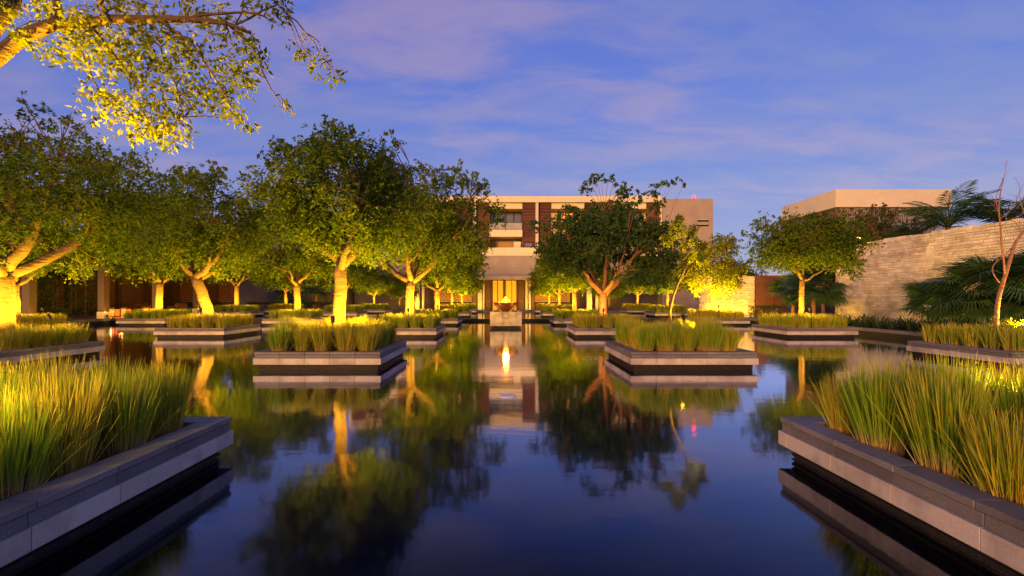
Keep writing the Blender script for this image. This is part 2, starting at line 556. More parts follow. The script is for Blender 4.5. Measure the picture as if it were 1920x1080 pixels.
tag(box('weir', M['plinth'], None, PX0, PX1, WEIR, WEIR + .36, -.6, UPW + .03, .01),
    'low dark stone weir crossing the pool behind the fire bowl pedestal', 'weir')
# edge stones round the pool
tag(box('terrace', M['paving'], None, -24, 24, PY1 - .1, PY1 + 12, GZ - .1, GZ + .03), kind='structure')


def pool_edge(name, label, mb):
    tag(mb.build(name, M['coping']), label, 'kerb')


k = MB()
y = 6.0
while y < 47.5:
    k.box(PX1 - .04, PX1 + .38, y, y + .992, GZ - .03, GZ + .09); y += 1.0
pool_edge('pool_kerb', 'grey stone kerb along the right side of the pool below strap-leaf plants', k)
k = MB()
y = 6.0
while y < 47.5:
    k.box(PX0 - .38, PX0 + .04, y, y + .992, GZ - .03, GZ + .09); y += 1.0
pool_edge('pool_kerb', 'stone kerb along the left side of the pool below the timber pavilion', k)
k = MB()
x = PX0
while x < PX1:
    k.box(x, min(x + .992, PX1), PY1 - .04, PY1 + .38, GZ - .02, GZ + .07); x += 1.0
pool_edge('pool_kerb', 'stone kerb at the far end of the pool before the hotel terrace', k)

# ------------------------------------------------------------------ planters
PITCH = 8.4
PH = .40
A = 1.40                        # half width of a planter
COLS = {'inner left': -4.17, 'outer left': -12.62, 'farthest left': -21.0, 'inner right': 4.17, 'outer right': 12.62}
ROWY = [3.40, 11.88, 20.30, 28.68, 37.05, 45.45]
ORD = ['nearest', 'second', 'third', 'fourth', 'fifth', 'sixth']


def ring_pieces(outer, depth, z0, z1, bev, mat, n=5):
    """stones of one course: (mesh, x, y) list; joints line up between courses"""
    out = []
    step = 2 * A / n
    cache = {}

    def piece(x0, x1, y0, y1):
        key = (round(x1 - x0, 3), round(y1 - y0, 3))
        if key not in cache:
            w, h = (x1 - x0) / 2 - .0025, (y1 - y0) / 2 - .0025
            cache[key] = MB().box(-w, w, -h, h, z0, z1).mesh('stone', mat, bev)
        out.append((cache[key], (x0 + x1) / 2, (y0 + y1) / 2))
    for sgn in (-1, 1):
        for i in range(n):
            x0 = -A + i * step; x1 = x0 + step
            if i == 0: x0 = -outer
            if i == n - 1: x1 = outer
            ya, yb = sorted((sgn * outer, sgn * (outer - depth)))
            piece(x0, x1, ya, yb)
        m = 4
        inner = outer - depth
        for i in range(m):
            y0 = -inner + i * 2 * inner / m; y1 = y0 + 2 * inner / m
            xa, xb = sorted((sgn * outer, sgn * (outer - depth)))
            piece(xa, xb, y0, y1)
    return out


COPE = ring_pieces(A, .22, PH - .05, PH, .004, M['coping'])
RISE = ring_pieces(A - .012, .12, PH - .137, PH - .056, .002, M['riser'])
BAND = ring_pieces(A + .012, .14, PH - .275, PH - .140, .002, M['band'])
BASE = MB()
BASE.box(-A + .09, A - .09, -A + .09, A - .09, -.56, PH - .276)
BASE.box(-A + .135, A - .135, -A + .135, A - .135, PH - .275, PH - .10)
for zz in (-.02, .035, .085):
    BASE.box(-A + .075, A - .075, -A + .075, A - .075, zz, zz + .028)
BASE_ME = BASE.mesh('plinth', M['plinth'])
sb = MB()
random.seed(5)
ns = 12
a = A - .21
for j in range(ns + 1):
    for i in range(ns + 1):
        sb.v.append((-a + 2 * a * i / ns, -a + 2 * a * j / ns, PH - .09 + random.uniform(-.02, .03)))
for j in range(ns):
    for i in range(ns):
        q = j * (ns + 1) + i
        sb.f.append((q, q + 1, q + ns + 2, q + ns + 1)); sb.sm.append(True)
SOIL_ME = sb.mesh('soil', M['soil'])
SOIL = PH - .08

# ------------------------------------------------------------------ grass
def tuft_arrays(rng, n, h, rb, rt, wid):
    V = []; al = []
    ang = rng.uniform(0, 2 * math.pi, n); rr = np.sqrt(rng.uniform(0, 1, n))
    bx, by = rb * rr * np.cos(ang), rb * rr * np.sin(ang)
    k = rt / rb
    tx = bx * k + rng.normal(0, .045, n); ty = by * k + rng.normal(0, .045, n)
    hh = h * rng.uniform(.62, 1.08, n) * (1 - .10 * rr ** 2)
    stray = rng.uniform(0, 1, n) < .05
    tx = np.where(stray, tx * 1.6 + rng.normal(0, .1, n), tx); ty = np.where(stray, ty * 1.6 + rng.normal(0, .1, n), ty)
    hh = np.where(stray & (rng.uniform(0, 1, n) < .5), hh * .7, hh)
    fa = rng.uniform(0, math.pi, n)
    wx, wy = np.cos(fa) * wid / 2, np.sin(fa) * wid / 2
    ts = [0, .45, .8, 1.0]; wf = [.7, 1, .75, .12]
    for t_, f_ in zip(ts, wf):
        cx = bx + (tx - bx) * t_ ** 1.12; cy = by + (ty - by) * t_ ** 1.12; cz = hh * (t_ - .05 * t_ ** 3)
        V.append(np.stack([cx - wx * f_, cy - wy * f_, cz], 1)); V.append(np.stack([cx + wx * f_, cy + wy * f_, cz], 1))
        al += [np.full(n, t_), np.full(n, t_)]
    V = np.stack(V, 1)              # n,8,3
    al = np.stack(al, 1)
    return V, al


def grass_mesh(name, V, al):
    n = len(V)
    me = bpy.data.meshes.new(name)
    me.vertices.add(8 * n); me.vertices.foreach_set('co', V.reshape(-1).astype(np.float32))
    b = np.arange(n, dtype=np.int32)[:, None] * 8
    q = np.concatenate([b + np.array([[0, 1, 3, 2]]), b + np.array([[2, 3, 5, 4]]), b + np.array([[4, 5, 7, 6]])], 1).astype(np.int32).ravel()
    me.loops.add(12 * n); me.loops.foreach_set('vertex_index', q)
    me.polygons.add(3 * n)
    me.polygons.foreach_set('loop_start', np.arange(0, 12 * n, 4, dtype=np.int32))
    me.polygons.foreach_set('loop_total', np.full(3 * n, 4, dtype=np.int32))
    at = me.attributes.new('along', 'FLOAT', 'POINT')
    at.data.foreach_set('value', al.reshape(-1).astype(np.float32))
    me.materials.append(M['grass'])
    me.update(); me.validate()
    return me


rngg = np.random.default_rng(11)
TUFTS = []
for i in range(6):
    V, al = tuft_arrays(rngg, 640, .74 + .03 * (i % 3), .145, .245 + .02 * (i % 2), .0068)
    TUFTS.append(grass_mesh('grass_tuft', V, al))


def tuft_spots(rng):
    sp = []
    n = 5
    step = 2 * 1.0 / (n - 1)
    for j in range(n):
        for i in range(n):
            x = -1.0 + i * step + rng.uniform(-.06, .06); y = -1.0 + j * step + rng.uniform(-.05, .05)
            if math.hypot(x, y) < .3:
                continue
            sp.append((x, y, i, j))
    return sp


HEDGES = []
for i in range(3):
    rr_ = random.Random(40 + i)
    Vs, As = [], []
    for (x, y, _i, _j) in tuft_spots(rr_):
        V, al = tuft_arrays(rngg, 210, .66 * rr_.uniform(.96, 1.03), .17, .25, .012)
        V = V + np.array([x, y, 0]); Vs.append(V); As.append(al)
    HEDGES.append(grass_mesh('grass_hedge', np.concatenate(Vs), np.concatenate(As)))

PL = {}


def planter(cname, row):
    x, y = COLS[cname], ROWY[row]
    z = UPW if y > WEIR else 0.0
    label = 'square stone planter, %s from the camera in the %s row' % (ORD[row], cname)
    if row == 0:
        label = 'large foreground stone planter at the %s edge of the picture' % cname.split()[1]
    p = tag(empty('stone_planter', (x, y, z)), label, 'planter', 'stone planters standing in the pool')
    for nm, ring in (('coping_stone', COPE), ('riser_stone', RISE), ('band_stone', BAND)):
        for me, px, py in ring:
            link(nm, me, p, (px, py, 0))
    link('plinth', BASE_ME, p); link('soil', SOIL_ME, p)
    PL[(cname, row)] = (x, y, z)
    rnd = random.Random(hash((int(x * 10), row)) & 0xffff)
    where = 'the %s planter of the %s row' % (ORD[row], cname)
    if cname.startswith('inner') and row < 2:
        side = cname.split()[1]
        which = 'grass tuft in the %s %s planter' % (side, 'foreground' if row == 0 else 'middle')
        for (tx, ty, ti, tj) in tuft_spots(rnd):
            lab = which + ', %s from the channel, %s from the camera' % (('first', 'second', 'third', 'fourth', 'fifth')[4 - ti if x < 0 else ti], ('first', 'second', 'third', 'fourth', 'fifth')[tj])
            o = link('grass_tuft', rnd.choice(TUFTS), None, (x + tx, y + ty, z + SOIL - .01))
            o.rotation_euler = (rnd.uniform(-.05, .05), rnd.uniform(-.05, .05), rnd.uniform(0, 6.28))
            s = rnd.uniform(.88, 1.12)
            o.scale = (s, s, s * rnd.uniform(.9, 1.08))
            tag(o, lab, 'grass', which.replace('tuft', 'tufts'))
    else:
        o = link('grass_hedge', HEDGES[row % 3], None, (x, y, z + SOIL - .01))
        o.rotation_euler = (0, 0, rnd.choice([0, 1, 2, 3]) * math.pi / 2)
        tag(o, 'dense block of upright grass filling ' + where, 'grass', 'grass blocks in the planters', 'stuff')


for c in COLS:
    for r in range(6):
        if c == 'farthest left' and r < 2: continue
        if c.startswith('outer') and r < 1: continue
        planter(c, r)


# ------------------------------------------------------------------ uplights
def uplight(x, y, z, where, energy, aim=(0, 0, 1), color=(1.0, .50, .018), angle=150, height=.42):
    u = tag(empty('garden_uplight', (x, y, z)), 'small garden uplight ' + where, 'spotlight', 'garden uplights')
    a = Vector(aim).normalized()
    MB().tube([(0, 0, 0), (0, 0, height - .1)], .012, 6).build('stake', M['metal'], u)
    rot = a.to_track_quat('Z', 'Y').to_matrix().to_4x4()
    tip = Vector((0, 0, height - .1))
    hs = MB().tube([tip, tip + a * .05, tip + a * .15], [.03, .048, .050], 12, False)
    hs.tube([tip - a * .004, tip + a * .002], .030, 12)
    hs.build('housing', M['metal'], u)
    MB().tube([tip + a * .06, tip + a * .066], .040, 12).build('lens', M['lens'], u)
    lamp(u, tip + a * .19, energy, color, 'SPOT', angle, a, .05)
    return u


# ------------------------------------------------------------------ trees
def curve_pts(p0, p1, bow, n=6, rng=None, jit=.0):
    p0 = Vector(p0); p1 = Vector(p1); b = Vector(bow)
    pts = []
    for i in range(n + 1):
        t = i / n
        p = p0.lerp(p1, t) + b * (4 * t * (1 - t))
        if rng and 0 < i < n:
            p += Vector((rng.uniform(-jit, jit), rng.uniform(-jit, jit), rng.uniform(-jit, jit)))
        pts.append(p)
    return pts


def tree_meshes(seed, H, rx, fork, tr, base_z, leafmat, barkmat, n_leaves, leaf=.11, lean=(0, 0), limbs=5, sprigs=6, clump_r=.42, nclump=120, squash=1.0, offx=0.0, spread=.5, hollow=(.55, .28), extra=()):
    """H total height, rx crown radius, base_z lowest leaves; returns (wood mesh, crown mesh) around the foot"""
    rng = random.Random(seed); nr = np.random.default_rng(seed)
    wood = MB()
    foot = Vector((0, 0, -.1)); fk = Vector((lean[0], lean[1], fork))
    pts = curve_pts(foot, fk, (-lean[0] * .15, 0, 0), 7, rng, tr * .12)
    rad = [tr * (1.28 - .30 * min(1, i / 2)) if i < 2 else tr * (1 - .12 * i / 7) for i in range(8)]
    wood.tube(pts, rad, 10)
    cz = (base_z + H) / 2; rz = (H - base_z) / 2
    cen = Vector((lean[0] + offx, lean[1], cz))
    nodes = []
    for k in range(limbs):
        az = 2 * math.pi * (k + rng.uniform(-.25, .25)) / limbs + seed
        rr = rx * rng.uniform(spread, spread + .28)
        tgt = cen + Vector((math.cos(az) * rr, math.sin(az) * rr, rz * rng.uniform(-.15, .55)))
        st = fk + Vector((0, 0, -rng.uniform(0, .18)))
        P = curve_pts(st, tgt, (math.cos(az) * rr * .10, math.sin(az) * rr * .10, -.12 * rr), 8, rng, .05)
        r0 = tr * rng.uniform(.50, .68)
        wood.tube(P, [r0 * (1 - .78 * i / 8) for i in range(9)], 7)
        for i in range(2, 9): nodes.append((P[i], r0 * (1 - .78 * i / 8)))
        for q in range(2):
            i0 = rng.randint(3, 6)
            d2 = Vector((math.cos(az + rng.uniform(-1.1, 1.1)), math.sin(az + rng.uniform(-1.1, 1.1)), rng.uniform(.2, .9)))
            t2 = P[i0] + d2 * rx * rng.uniform(.25, .42)
            P2 = curve_pts(P[i0], t2, (0, 0, -.06), 5, rng, .04)
            r2 = r0 * (1 - .78 * i0 / 8) * .65
            wood.tube(P2, [r2 * (1 - .7 * i / 5) for i in range(6)], 5)
            for i in range(2, 6): nodes.append((P2[i], r2 * (1 - .7 * i / 5)))
    # leader through the middle of the crown
    P = curve_pts(fk, cen + Vector((rng.uniform(-.3, .3), rng.uniform(-.3, .3), rz * .6)), (.1, .1, 0), 7, rng, .06)
    wood.tube(P, [tr * .55 * (1 - .8 * i / 7) for i in range(8)], 6)
    for i in range(2, 8): nodes.append((P[i], tr * .4 * (1 - .8 * i / 7)))
    # clumps of leaves: an uneven shell with gaps
    cl = []
    lob = [(Vector((rng.gauss(0, 1), rng.gauss(0, 1), rng.gauss(0, .8))).normalized(), rng.uniform(-.42, .26)) for _ in range(18)]
    tries = 0
    while len(cl) < nclump and tries < 20000:
        tries += 1
        d = Vector((rng.gauss(0, 1), rng.gauss(0, 1), rng.gauss(0, 1))).normalized()
        rad_ = rng.uniform(.25, 1.0) ** .55
        k_ = 1.0
        for ld, la in lob:
            k_ += la * max(0, d.dot(ld)) ** 8
        zz = d.z * rz * rad_ * k_
        if d.z < 0:
            zz *= .8
        p = cen + Vector((d.x * rx * rad_ * k_, d.y * rx * rad_ * k_ * squash, zz))
        if p.z < base_z - .25: continue
        # hollow under the middle so that limbs show
        hr = math.hypot(p.x - cen.x, p.y - cen.y)
        if p.z < cz - rz * hollow[0] and hr < rx * hollow[1]: continue
        cl.append((p, clump_r * rng.uniform(.7, 1.3)))
    for s in range(sprigs):
        az = rng.uniform(0, 6.28); e = rng.uniform(.45, 1.3)
        d = Vector((math.cos(az) * math.cos(e), math.sin(az) * math.cos(e), math.sin(e)))
        for q in range(3):
            kk = 1.02 + .08 * q
            cl.append((cen + Vector((d.x * rx * kk, d.y * rx * kk, d.z * rz * kk)) + Vector((rng.uniform(-.1, .1), rng.uniform(-.1, .1), 0)), clump_r * (.55 - .1 * q)))
    cl += [(Vector(e_[:3]), e_[3]) for e_ in extra]
    tot = sum(r ** 2 for _, r in cl)
    pos = []; dirs = []
    for p, r in cl:
        nd = min(nodes, key=lambda a_: (a_[0] - p).length_squared)
        if (nd[0] - p).length > .15:
            P = curve_pts(nd[0], p, (0, 0, .08), 3, rng, .04)
            wood.tube(P, [max(.010, min(.026, nd[1] * .6)), .012, .009, .005], 4, False)
        m = max(8, int(n_leaves * r ** 2 / tot))
        q, dd = twig_leaves(nr, p, r, m)
        pos.append(q); dirs.append(dd)
    pos = np.concatenate(pos); dirs = np.concatenate(dirs)
    return wood.mesh('trunk', barkmat), leaf_mesh('crown', pos, dirs, leaf, nr, leafmat)


def place_tree(meshes, x, y, z, rz, label, name='shade_tree', s=1.0, group='shade trees planted in the pool'):
    t = tag(empty(name, (x, y, z), rz), label, 'tree', group)
    t.scale = (s, s, s)
    link('trunk', meshes[0], t); link('crown', meshes[1], t)
    return t


LF, LD, LB, LR, BK, BR = M['leaf'], M['leaf_dark'], M['leaf_bright'], M['leaf_rust'], M['bark'], M['bark_red']
T_big = tree_meshes(3, 5.35, 2.0, 2.2, .165, 1.75, LF, BK, 43384, .10, (.05, 0), 4, 10, .42, 170, offx=.2)
T_edge = tree_meshes(8, 5.65, 3.5, 2.0, .24, 1.85, LF, BK, 52800, .10, (.1, 0), 6, 12, .46, 250, offx=.45, spread=.5)
T_two = tree_meshes(14, 6.9, 3.1, 2.05, .20, 1.75, LF, BK, 43384, .125, (.12, 0), 4, 12, .50, 180, offx=.45)
T_lean = tree_meshes(21, 5.8, 2.9, 2.0, .21, 1.45, LF, BK, 38280, .125, (-.65, .1), 4, 10, .50, 170, offx=.7)
T_dark = tree_meshes(27, 5.7, 3.0, 1.55, .19, 1.65, LD, BR, 38280, .15, (.0, 0), 6, 8, .46, 150, spread=.5, hollow=(.05, .5),
                     extra=[(-.6, 0, 6.3, .30), (-.35, .1, 6.55, .26), (-.1, 0, 6.45, .22), (.25, .1, 6.4, .24), (.5, 0, 6.3, .2), (-.75, 0, 6.0, .3), (2.3, 0, 6.15, .26), (2.6, .1, 6.3, .22), (2.9, 0, 6.25, .2), (3.2, .1, 6.35, .2), (3.45, 0, 6.2, .18), (2.1, 0, 5.8, .32), (1.5, 0, 5.7, .3)])
T_round = tree_meshes(33, 4.9, 2.25, 2.2, .11, 2.1, LF, BK, 33176, .115, (.05, 0), 3, 8, .42, 150)
T_gold = tree_meshes(38, 4.9, 2.1, 1.9, .11, 1.4, LB, BK, 21692, .135, (-.1, 0), 4, 8, .42, 120)
T_g1 = tree_meshes(45, 6.3, 2.9, 1.9, .17, 1.45, LF, BK, 30624, .155, (0, 0), 4, 10, .54, 150)
T_g2 = tree_meshes(52, 5.5, 2.6, 1.8, .15, 1.4, LF, BK, 28072, .155, (.1, 0), 4, 10, .52, 140)
T_rust = tree_meshes(61, 7.6, 2.6, 2.4, .16, 2.4, LR, BR, 25520, .16, (0, 0), 5, 10, .5, 140)


def at(c, r):
    x, y, z = PL[(c, r)]
    return x, y, z + SOIL - .03


def tree_at(meshes, c, r, rz, label, energy, s=1.0, back=True, color=(1.0, .50, .018)):
    energy *= 3.3
    back = back and r < 4
    x, y, z = at(c, r)
    place_tree(meshes, x, y, z, rz, label, s=s)
    sg = 1 if x < 0 else -1
    w = 'tree in the %s planter, %s row' % (ORD[r], c)
    uplight(x + .20 * sg, y - 1.0, z, 'before the ' + w, energy, (-.08 * sg, .62, 1), color, 176, .84)
    if back:
        uplight(x + .9 * sg, y + .35, z, 'beside the ' + w, energy * .8, (-.55 * sg, -.2, 1), color, 176, .84)


tree_at(T_big, 'inner left', 1, 0.3, 'tall leafy tree with pale uplit trunk in the second planter left of the channel', 330)
tree_at(T_edge, 'outer left', 1, 0.0, 'broad tree with thick glowing trunk at the left edge of the picture', 330)
tree_at(T_two, 'inner left', 2, 0.0, 'large tree with forked yellow trunk in the third inner left planter', 420)
tree_at(T_lean, 'outer left', 2, 0.0, 'spreading tree with a leaning curved trunk before the timber pavilion', 330, 1.12)
tree_at(T_dark, 'inner right', 2, 0.0, 'dark green tree with reddish stems flaring from one short trunk', 60, back=False, color=(1.0, .5, .04))
tree_at(T_round, 'outer right', 2, 0.0, 'rounded tree with slim straight trunk before the pale stone wall', 230)
tree_at(T_gold, 'outer right', 3, 0.0, 'bright yellow lit tree beside the glowing stone wall', 800)
tree_at(T_g1, 'inner left', 3, 1.0, 'leafy tree in the fourth inner left planter near the fire bowl', 300)
tree_at(T_g2, 'inner right', 3, 2.0, 'leafy tree with yellow trunk in the fourth inner right planter', 300, .95)
tree_at(T_g2, 'inner left', 4, 2.6, 'leafy tree in the fifth inner left planter before the lattice screen', 320, .9)
tree_at(T_g1, 'inner right', 4, 4.0, 'leafy tree in the fifth inner right planter before the lattice screen', 320, .8)
tree_at(T_g2, 'inner right', 5, 4.4, 'small leafy tree in the last inner right planter', 320, .7)
tree_at(T_g2, 'inner left', 5, 3.4, 'small leafy tree in the last inner left planter', 320, .75)
tree_at(T_g1, 'outer left', 3, 2.2, 'forked tree in the fourth outer left planter with lit stems', 300, 1.15)
tree_at(T_g2, 'outer left', 4, .7, 'leafy tree in the fifth outer left planter', 260, 1.0)
tree_at(T_g2, 'outer left', 5, 5.2, 'slim pale trunked tree in the last outer left planter', 260, .8)
tree_at(T_g2, 'outer right', 4, 1.2, 'leafy tree in the fifth outer right planter', 300, .85)
tree_at(T_g1, 'outer right', 5, 5.0, 'leafy tree in the last outer right planter before the dark wall', 300, .75)
tree_at(T_g1, 'farthest left', 2, 1.6, 'tall tree in the nearest planter of the farthest left row', 300, 1.05)
tree_at(T_g2, 'farthest left', 3, .2, 'forked tree with lit trunk before the pavilion lanterns', 300, 1.3)
tree_at(T_g1, 'farthest left', 4, 3.1, 'leafy tree in the fifth planter of the farthest left row', 240, 1.2)
tree_at(T_g2, 'farthest left', 5, 4.1, 'leafy tree in the last planter of the farthest left row', 200, 1.0)
for (x, side) in ((-11.2, 'left'), (10.9, 'right')):
    place_tree(T_g2, x, 50.0, GZ + .03, 1.1 if x < 0 else 2.9, 'small lit tree on the hotel terrace %s of the entrance' % side, s=.72)
    uplight(x, 49.3, GZ + .03, 'on the terrace %s of the entrance' % side, 260, (0, .3, 1))


def px3(px, py, d):
    return Vector(((px - VX) * d / F, d, EYE + (VY - py) * d / F))


# tree of the near left planter: its trunk stands just left of the picture, one limb reaches across
def overhanging_tree():
    x, y, z = at('inner left', 0)
    t = tag(empty('overhanging_tree', (x, y, z)), 'tree reaching into the top left corner with golden hanging foliage', 'tree')
    o = Vector((x, y, z))
    rng = random.Random(77); nr = np.random.default_rng(77)
    wood = MB()
    fk = Vector((.10, 0, 2.35))
    wood.tube(curve_pts((0, 0, -.1), fk, (.05, 0, 0), 6, rng, .015), [.2, .17, .15, .145, .14, .135, .13], 12)
    main = [fk + o, px3(-60, 150, 3.4), px3(0, 103, 3.42), px3(45, 66, 3.45), px3(100, 46, 3.45), px3(165, 44, 3.45), px3(205, 36, 3.45), px3(280, 36, 3.42), px3(350, 36, 3.4), px3(420, 42, 3.4), px3(470, 62, 3.38)]
    wood.tube([p - o for p in main], [.075, .06, .052, .047, .043, .038, .032, .026, .022, .017, .010], 9)
    subs = []

    def br(pix, r0, d0=3.42):
        P = [px3(a_, b_, d0 + c_) - o for a_, b_, c_ in pix]
        nP = []
        for i in range(len(P) - 1):
            nP += [P[i].lerp(P[i + 1], q / 3) + Vector((rng.uniform(-.008, .008), rng.uniform(-.02, .02), rng.uniform(-.008, .008))) for q in range(3)]
        nP.append(P[-1])
        wood.tube(nP, [r0 * (1 - .75 * i / (len(nP) - 1)) for i in range(len(nP))], 5)
        subs.extend(nP)
    # upright stem seen at the very corner, and a second one rising from the limb
    up = curve_pts(fk, px3(18, 0, 3.55) - o, (-.1, 0, 0), 6, rng, .01)
    up += curve_pts(up[-1], px3(70, -330, 3.9) - o, (-.05, 0, 0), 5, rng, .02)[1:]
    wood.tube(up, [.11 - .007 * i for i in range(len(up))], 9); subs.extend(up[6:])
    br([(100, 46, 0), (103, 0, .02), (120, -120, .1), (180, -260, .2)], .03)
    br([(205, 36, 0), (190, 10, 0), (200, -60, -.1), (300, -160, -.2)], .02)
    br([(350, 36, 0), (440, 20, -.05), (500, 32, -.1), (515, 42, -.1)], .012)
    br([(420, 42, 0), (470, 80, -.02), (488, 130, -.03), (515, 180, -.04), (548, 215, -.05)], .009)
    br([(440, 45, 0), (520, 5, -.05), (575, 60, -.06), (612, 115, -.08), (640, 140, -.08)], .008)
    br([(250, 36, 0), (300, 90, .1), (330, 160, .15), (345, 220, .15)], .009)
    br([(165, 44, 0), (230, 120, .2), (270, 190, .25), (330, 240, .28)], .010)
    br([(120, 46, 0), (150, 100, .25), (190, 180, .3), (250, 225, .3)], .010)
    br([(300, 36, 0), (360, 80, -.2), (400, 140, -.25), (450, 225, -.28)], .009)
    br([(60, 60, 0), (80, 90, .2), (110, 120, .3)], .008)
    spec = [(70, 40, 46), (30, 55, 34), (105, 85, 40), (150, 75, 50), (130, 20, 44), (190, 70, 44), (200, 115, 50), (235, 75, 46), (255, 130, 52), (180, 165, 40), (205, 195, 48), (240, 215, 50), (285, 235, 50), (330, 235, 40), (300, 190, 52), (275, 95, 46),
            (320, 115, 50), (300, 60, 46), (350, 75, 48), (340, 165, 50), (380, 110, 46), (395, 165, 46), (375, 190, 36), (430, 160, 42), (455, 140, 38), (440, 110, 44), (440, 205, 26), (460, 232, 24), (430, 60, 40), (405, 30, 40), (360, 15, 40), (250, 20, 42), (200, 5, 40),
            (475, 90, 24), (490, 110, 22), (560, 92, 26), (575, 112, 26), (600, 128, 20), (628, 142, 22), (605, 100, 14), (535, 12, 24), (500, 8, 24), (470, 15, 26), (548, 205, 12), (520, 30, 16), (90, 5, 40), (20, 10, 30), (310, 20, 30), (530, 200, 8)]
    cl = [(px3(a_, b_, 3.42 + rng.uniform(-.28, .42)) - o, c_ * 3.42 / F * .86) for a_, b_, c_ in spec]
    # the crown goes on above and behind the frame
    for i in range(110):
        cl.append((Vector((rng.uniform(-2.6, 2.2), rng.uniform(-1.9, 1.3), rng.uniform(3.75, 5.6))), rng.uniform(.2, .36)))
    pos = []; dirs = []
    for p, r in cl:
        nd = min(subs, key=lambda a_: (a_ - p).length_squared)
        wood.tube(curve_pts(nd, p, (0, 0, .04), 3, rng, .015), [.006, .005, .004, .002], 4, False)
        m = int((245 if p.z < 3.75 else 130) * (r / .18) ** 2)
        q, dd = twig_leaves(nr, p, r * 1.05, m, .8, .8)
        pos.append(q); dirs.append(dd + np.array([.5, 0, -.5]))
    link('trunk', wood.mesh('trunk', BK), t)
    link('crown', leaf_mesh('crown', np.concatenate(pos), np.concatenate(dirs), .047, nr, LB, .38), t)
    uplight(x + .05, y + .32, z, 'at the foot of the tree in the left foreground planter', 3900, (.62, .0, 1), (1.0, .50, .012), 130, .98)
    uplight(x + .2, y - .3, z, 'beside the tree in the left foreground planter', 15, (.2, .35, 1), (1.0, .52, .025), 170, .6)
    uplight(-3.05, 2.12, PH, 'added out of view to light the grass of the left foreground planter', 230, (-.30, 1, -.22), (1.0, .60, .06), 110, 1.15)  # unseen flood lamp, added to brighten the visible grass from the camera side
    uplight(x - .3, y + .7, z, 'behind the tree in the left foreground planter', 15, (.1, -.2, 1), (1.0, .52, .025), 170, .55)


overhanging_tree()


# sapling of the second right planter
def sapling():
    x, y, z = at('inner right', 1)
    o = Vector((x - .05, y - .1, z))
    t = tag(empty('sapling', o), 'thin curved sapling with yellow lit leaves in the second right planter', 'tree')
    d = o.y
    rng = random.Random(5); nr = np.random.default_rng(6)
    w = MB()
    P = [Vector((0, 0, -.1))] + [px3(a_, b_, d) - o for a_, b_ in ((1256, 585), (1262, 556), (1272, 530), (1283, 507), (1289, 490))]
    w.tube(P, [.032, .03, .027, .025, .022, .019], 7)
    fk = P[-1]
    tips = []
    for pts, r in (([(1289, 490), (1280, 478), (1262, 462), (1247, 450)], .014), ([(1289, 490), (1288, 465), (1282, 440), (1270, 420)], .014), ([(1272, 530), (1300, 500), (1318, 478)], .010), ([(1288, 465), (1300, 445), (1305, 425)], .009), ([(1262, 462), (1258, 440)], .007)):
        Q = [px3(a_, b_, d + rng.uniform(-.15, .15) * (i > 0)) - o for i, (a_, b_) in enumerate(pts)]
        w.tube(Q, [r * (1 - .6 * i / (len(Q) - 1)) for i in range(len(Q))], 5); tips += Q[1:]
    cl = [(1268, 424, 14), (1280, 432, 15), (1262, 440, 12), (1290, 445, 14), (1300, 432, 12), (1304, 455, 13), (1285, 462, 13), (1310, 472, 13), (1295, 485, 11), (1252, 455, 9), (1316, 490, 9), (1274, 410, 9), (1320, 462, 10), (1246, 447, 8)]
    pos = []; dirs = []
    for a_, b_, r in cl:
        p = px3(a_, b_, d + rng.uniform(-.3, .3)) - o
        nd = min(tips, key=lambda q: (q - p).length_squared)
        w.tube([nd, nd.lerp(p, .5) + Vector((0, 0, .02)), p], [.006, .005, .003], 4, False)
        r = r * d / F
        m = 170
        q = nr.normal(size=(m, 3)); q /= np.linalg.norm(q, axis=1, keepdims=True); q *= nr.uniform(0, 1, (m, 1)) ** .5 * r
        pos.append(q + np.array(p)); dirs.append(q / r * .6 + np.array([0, 0, -.6]))
    link('trunk', w.mesh('trunk', BK), t)
    link('crown', leaf_mesh('crown', np.concatenate(pos), np.concatenate(dirs), .075, nr, LB), t)
    uplight(x + .35, y - .3, z, 'beside the thin sapling', 2600, (-.12, .05, 1), (1.0, .52, .018), 100)
    uplight(x + .5, y + .6, z, 'behind the thin sapling among the grass', 70, (-.3, -.3, 1), (1.0, .52, .018), 170, .82)


sapling()


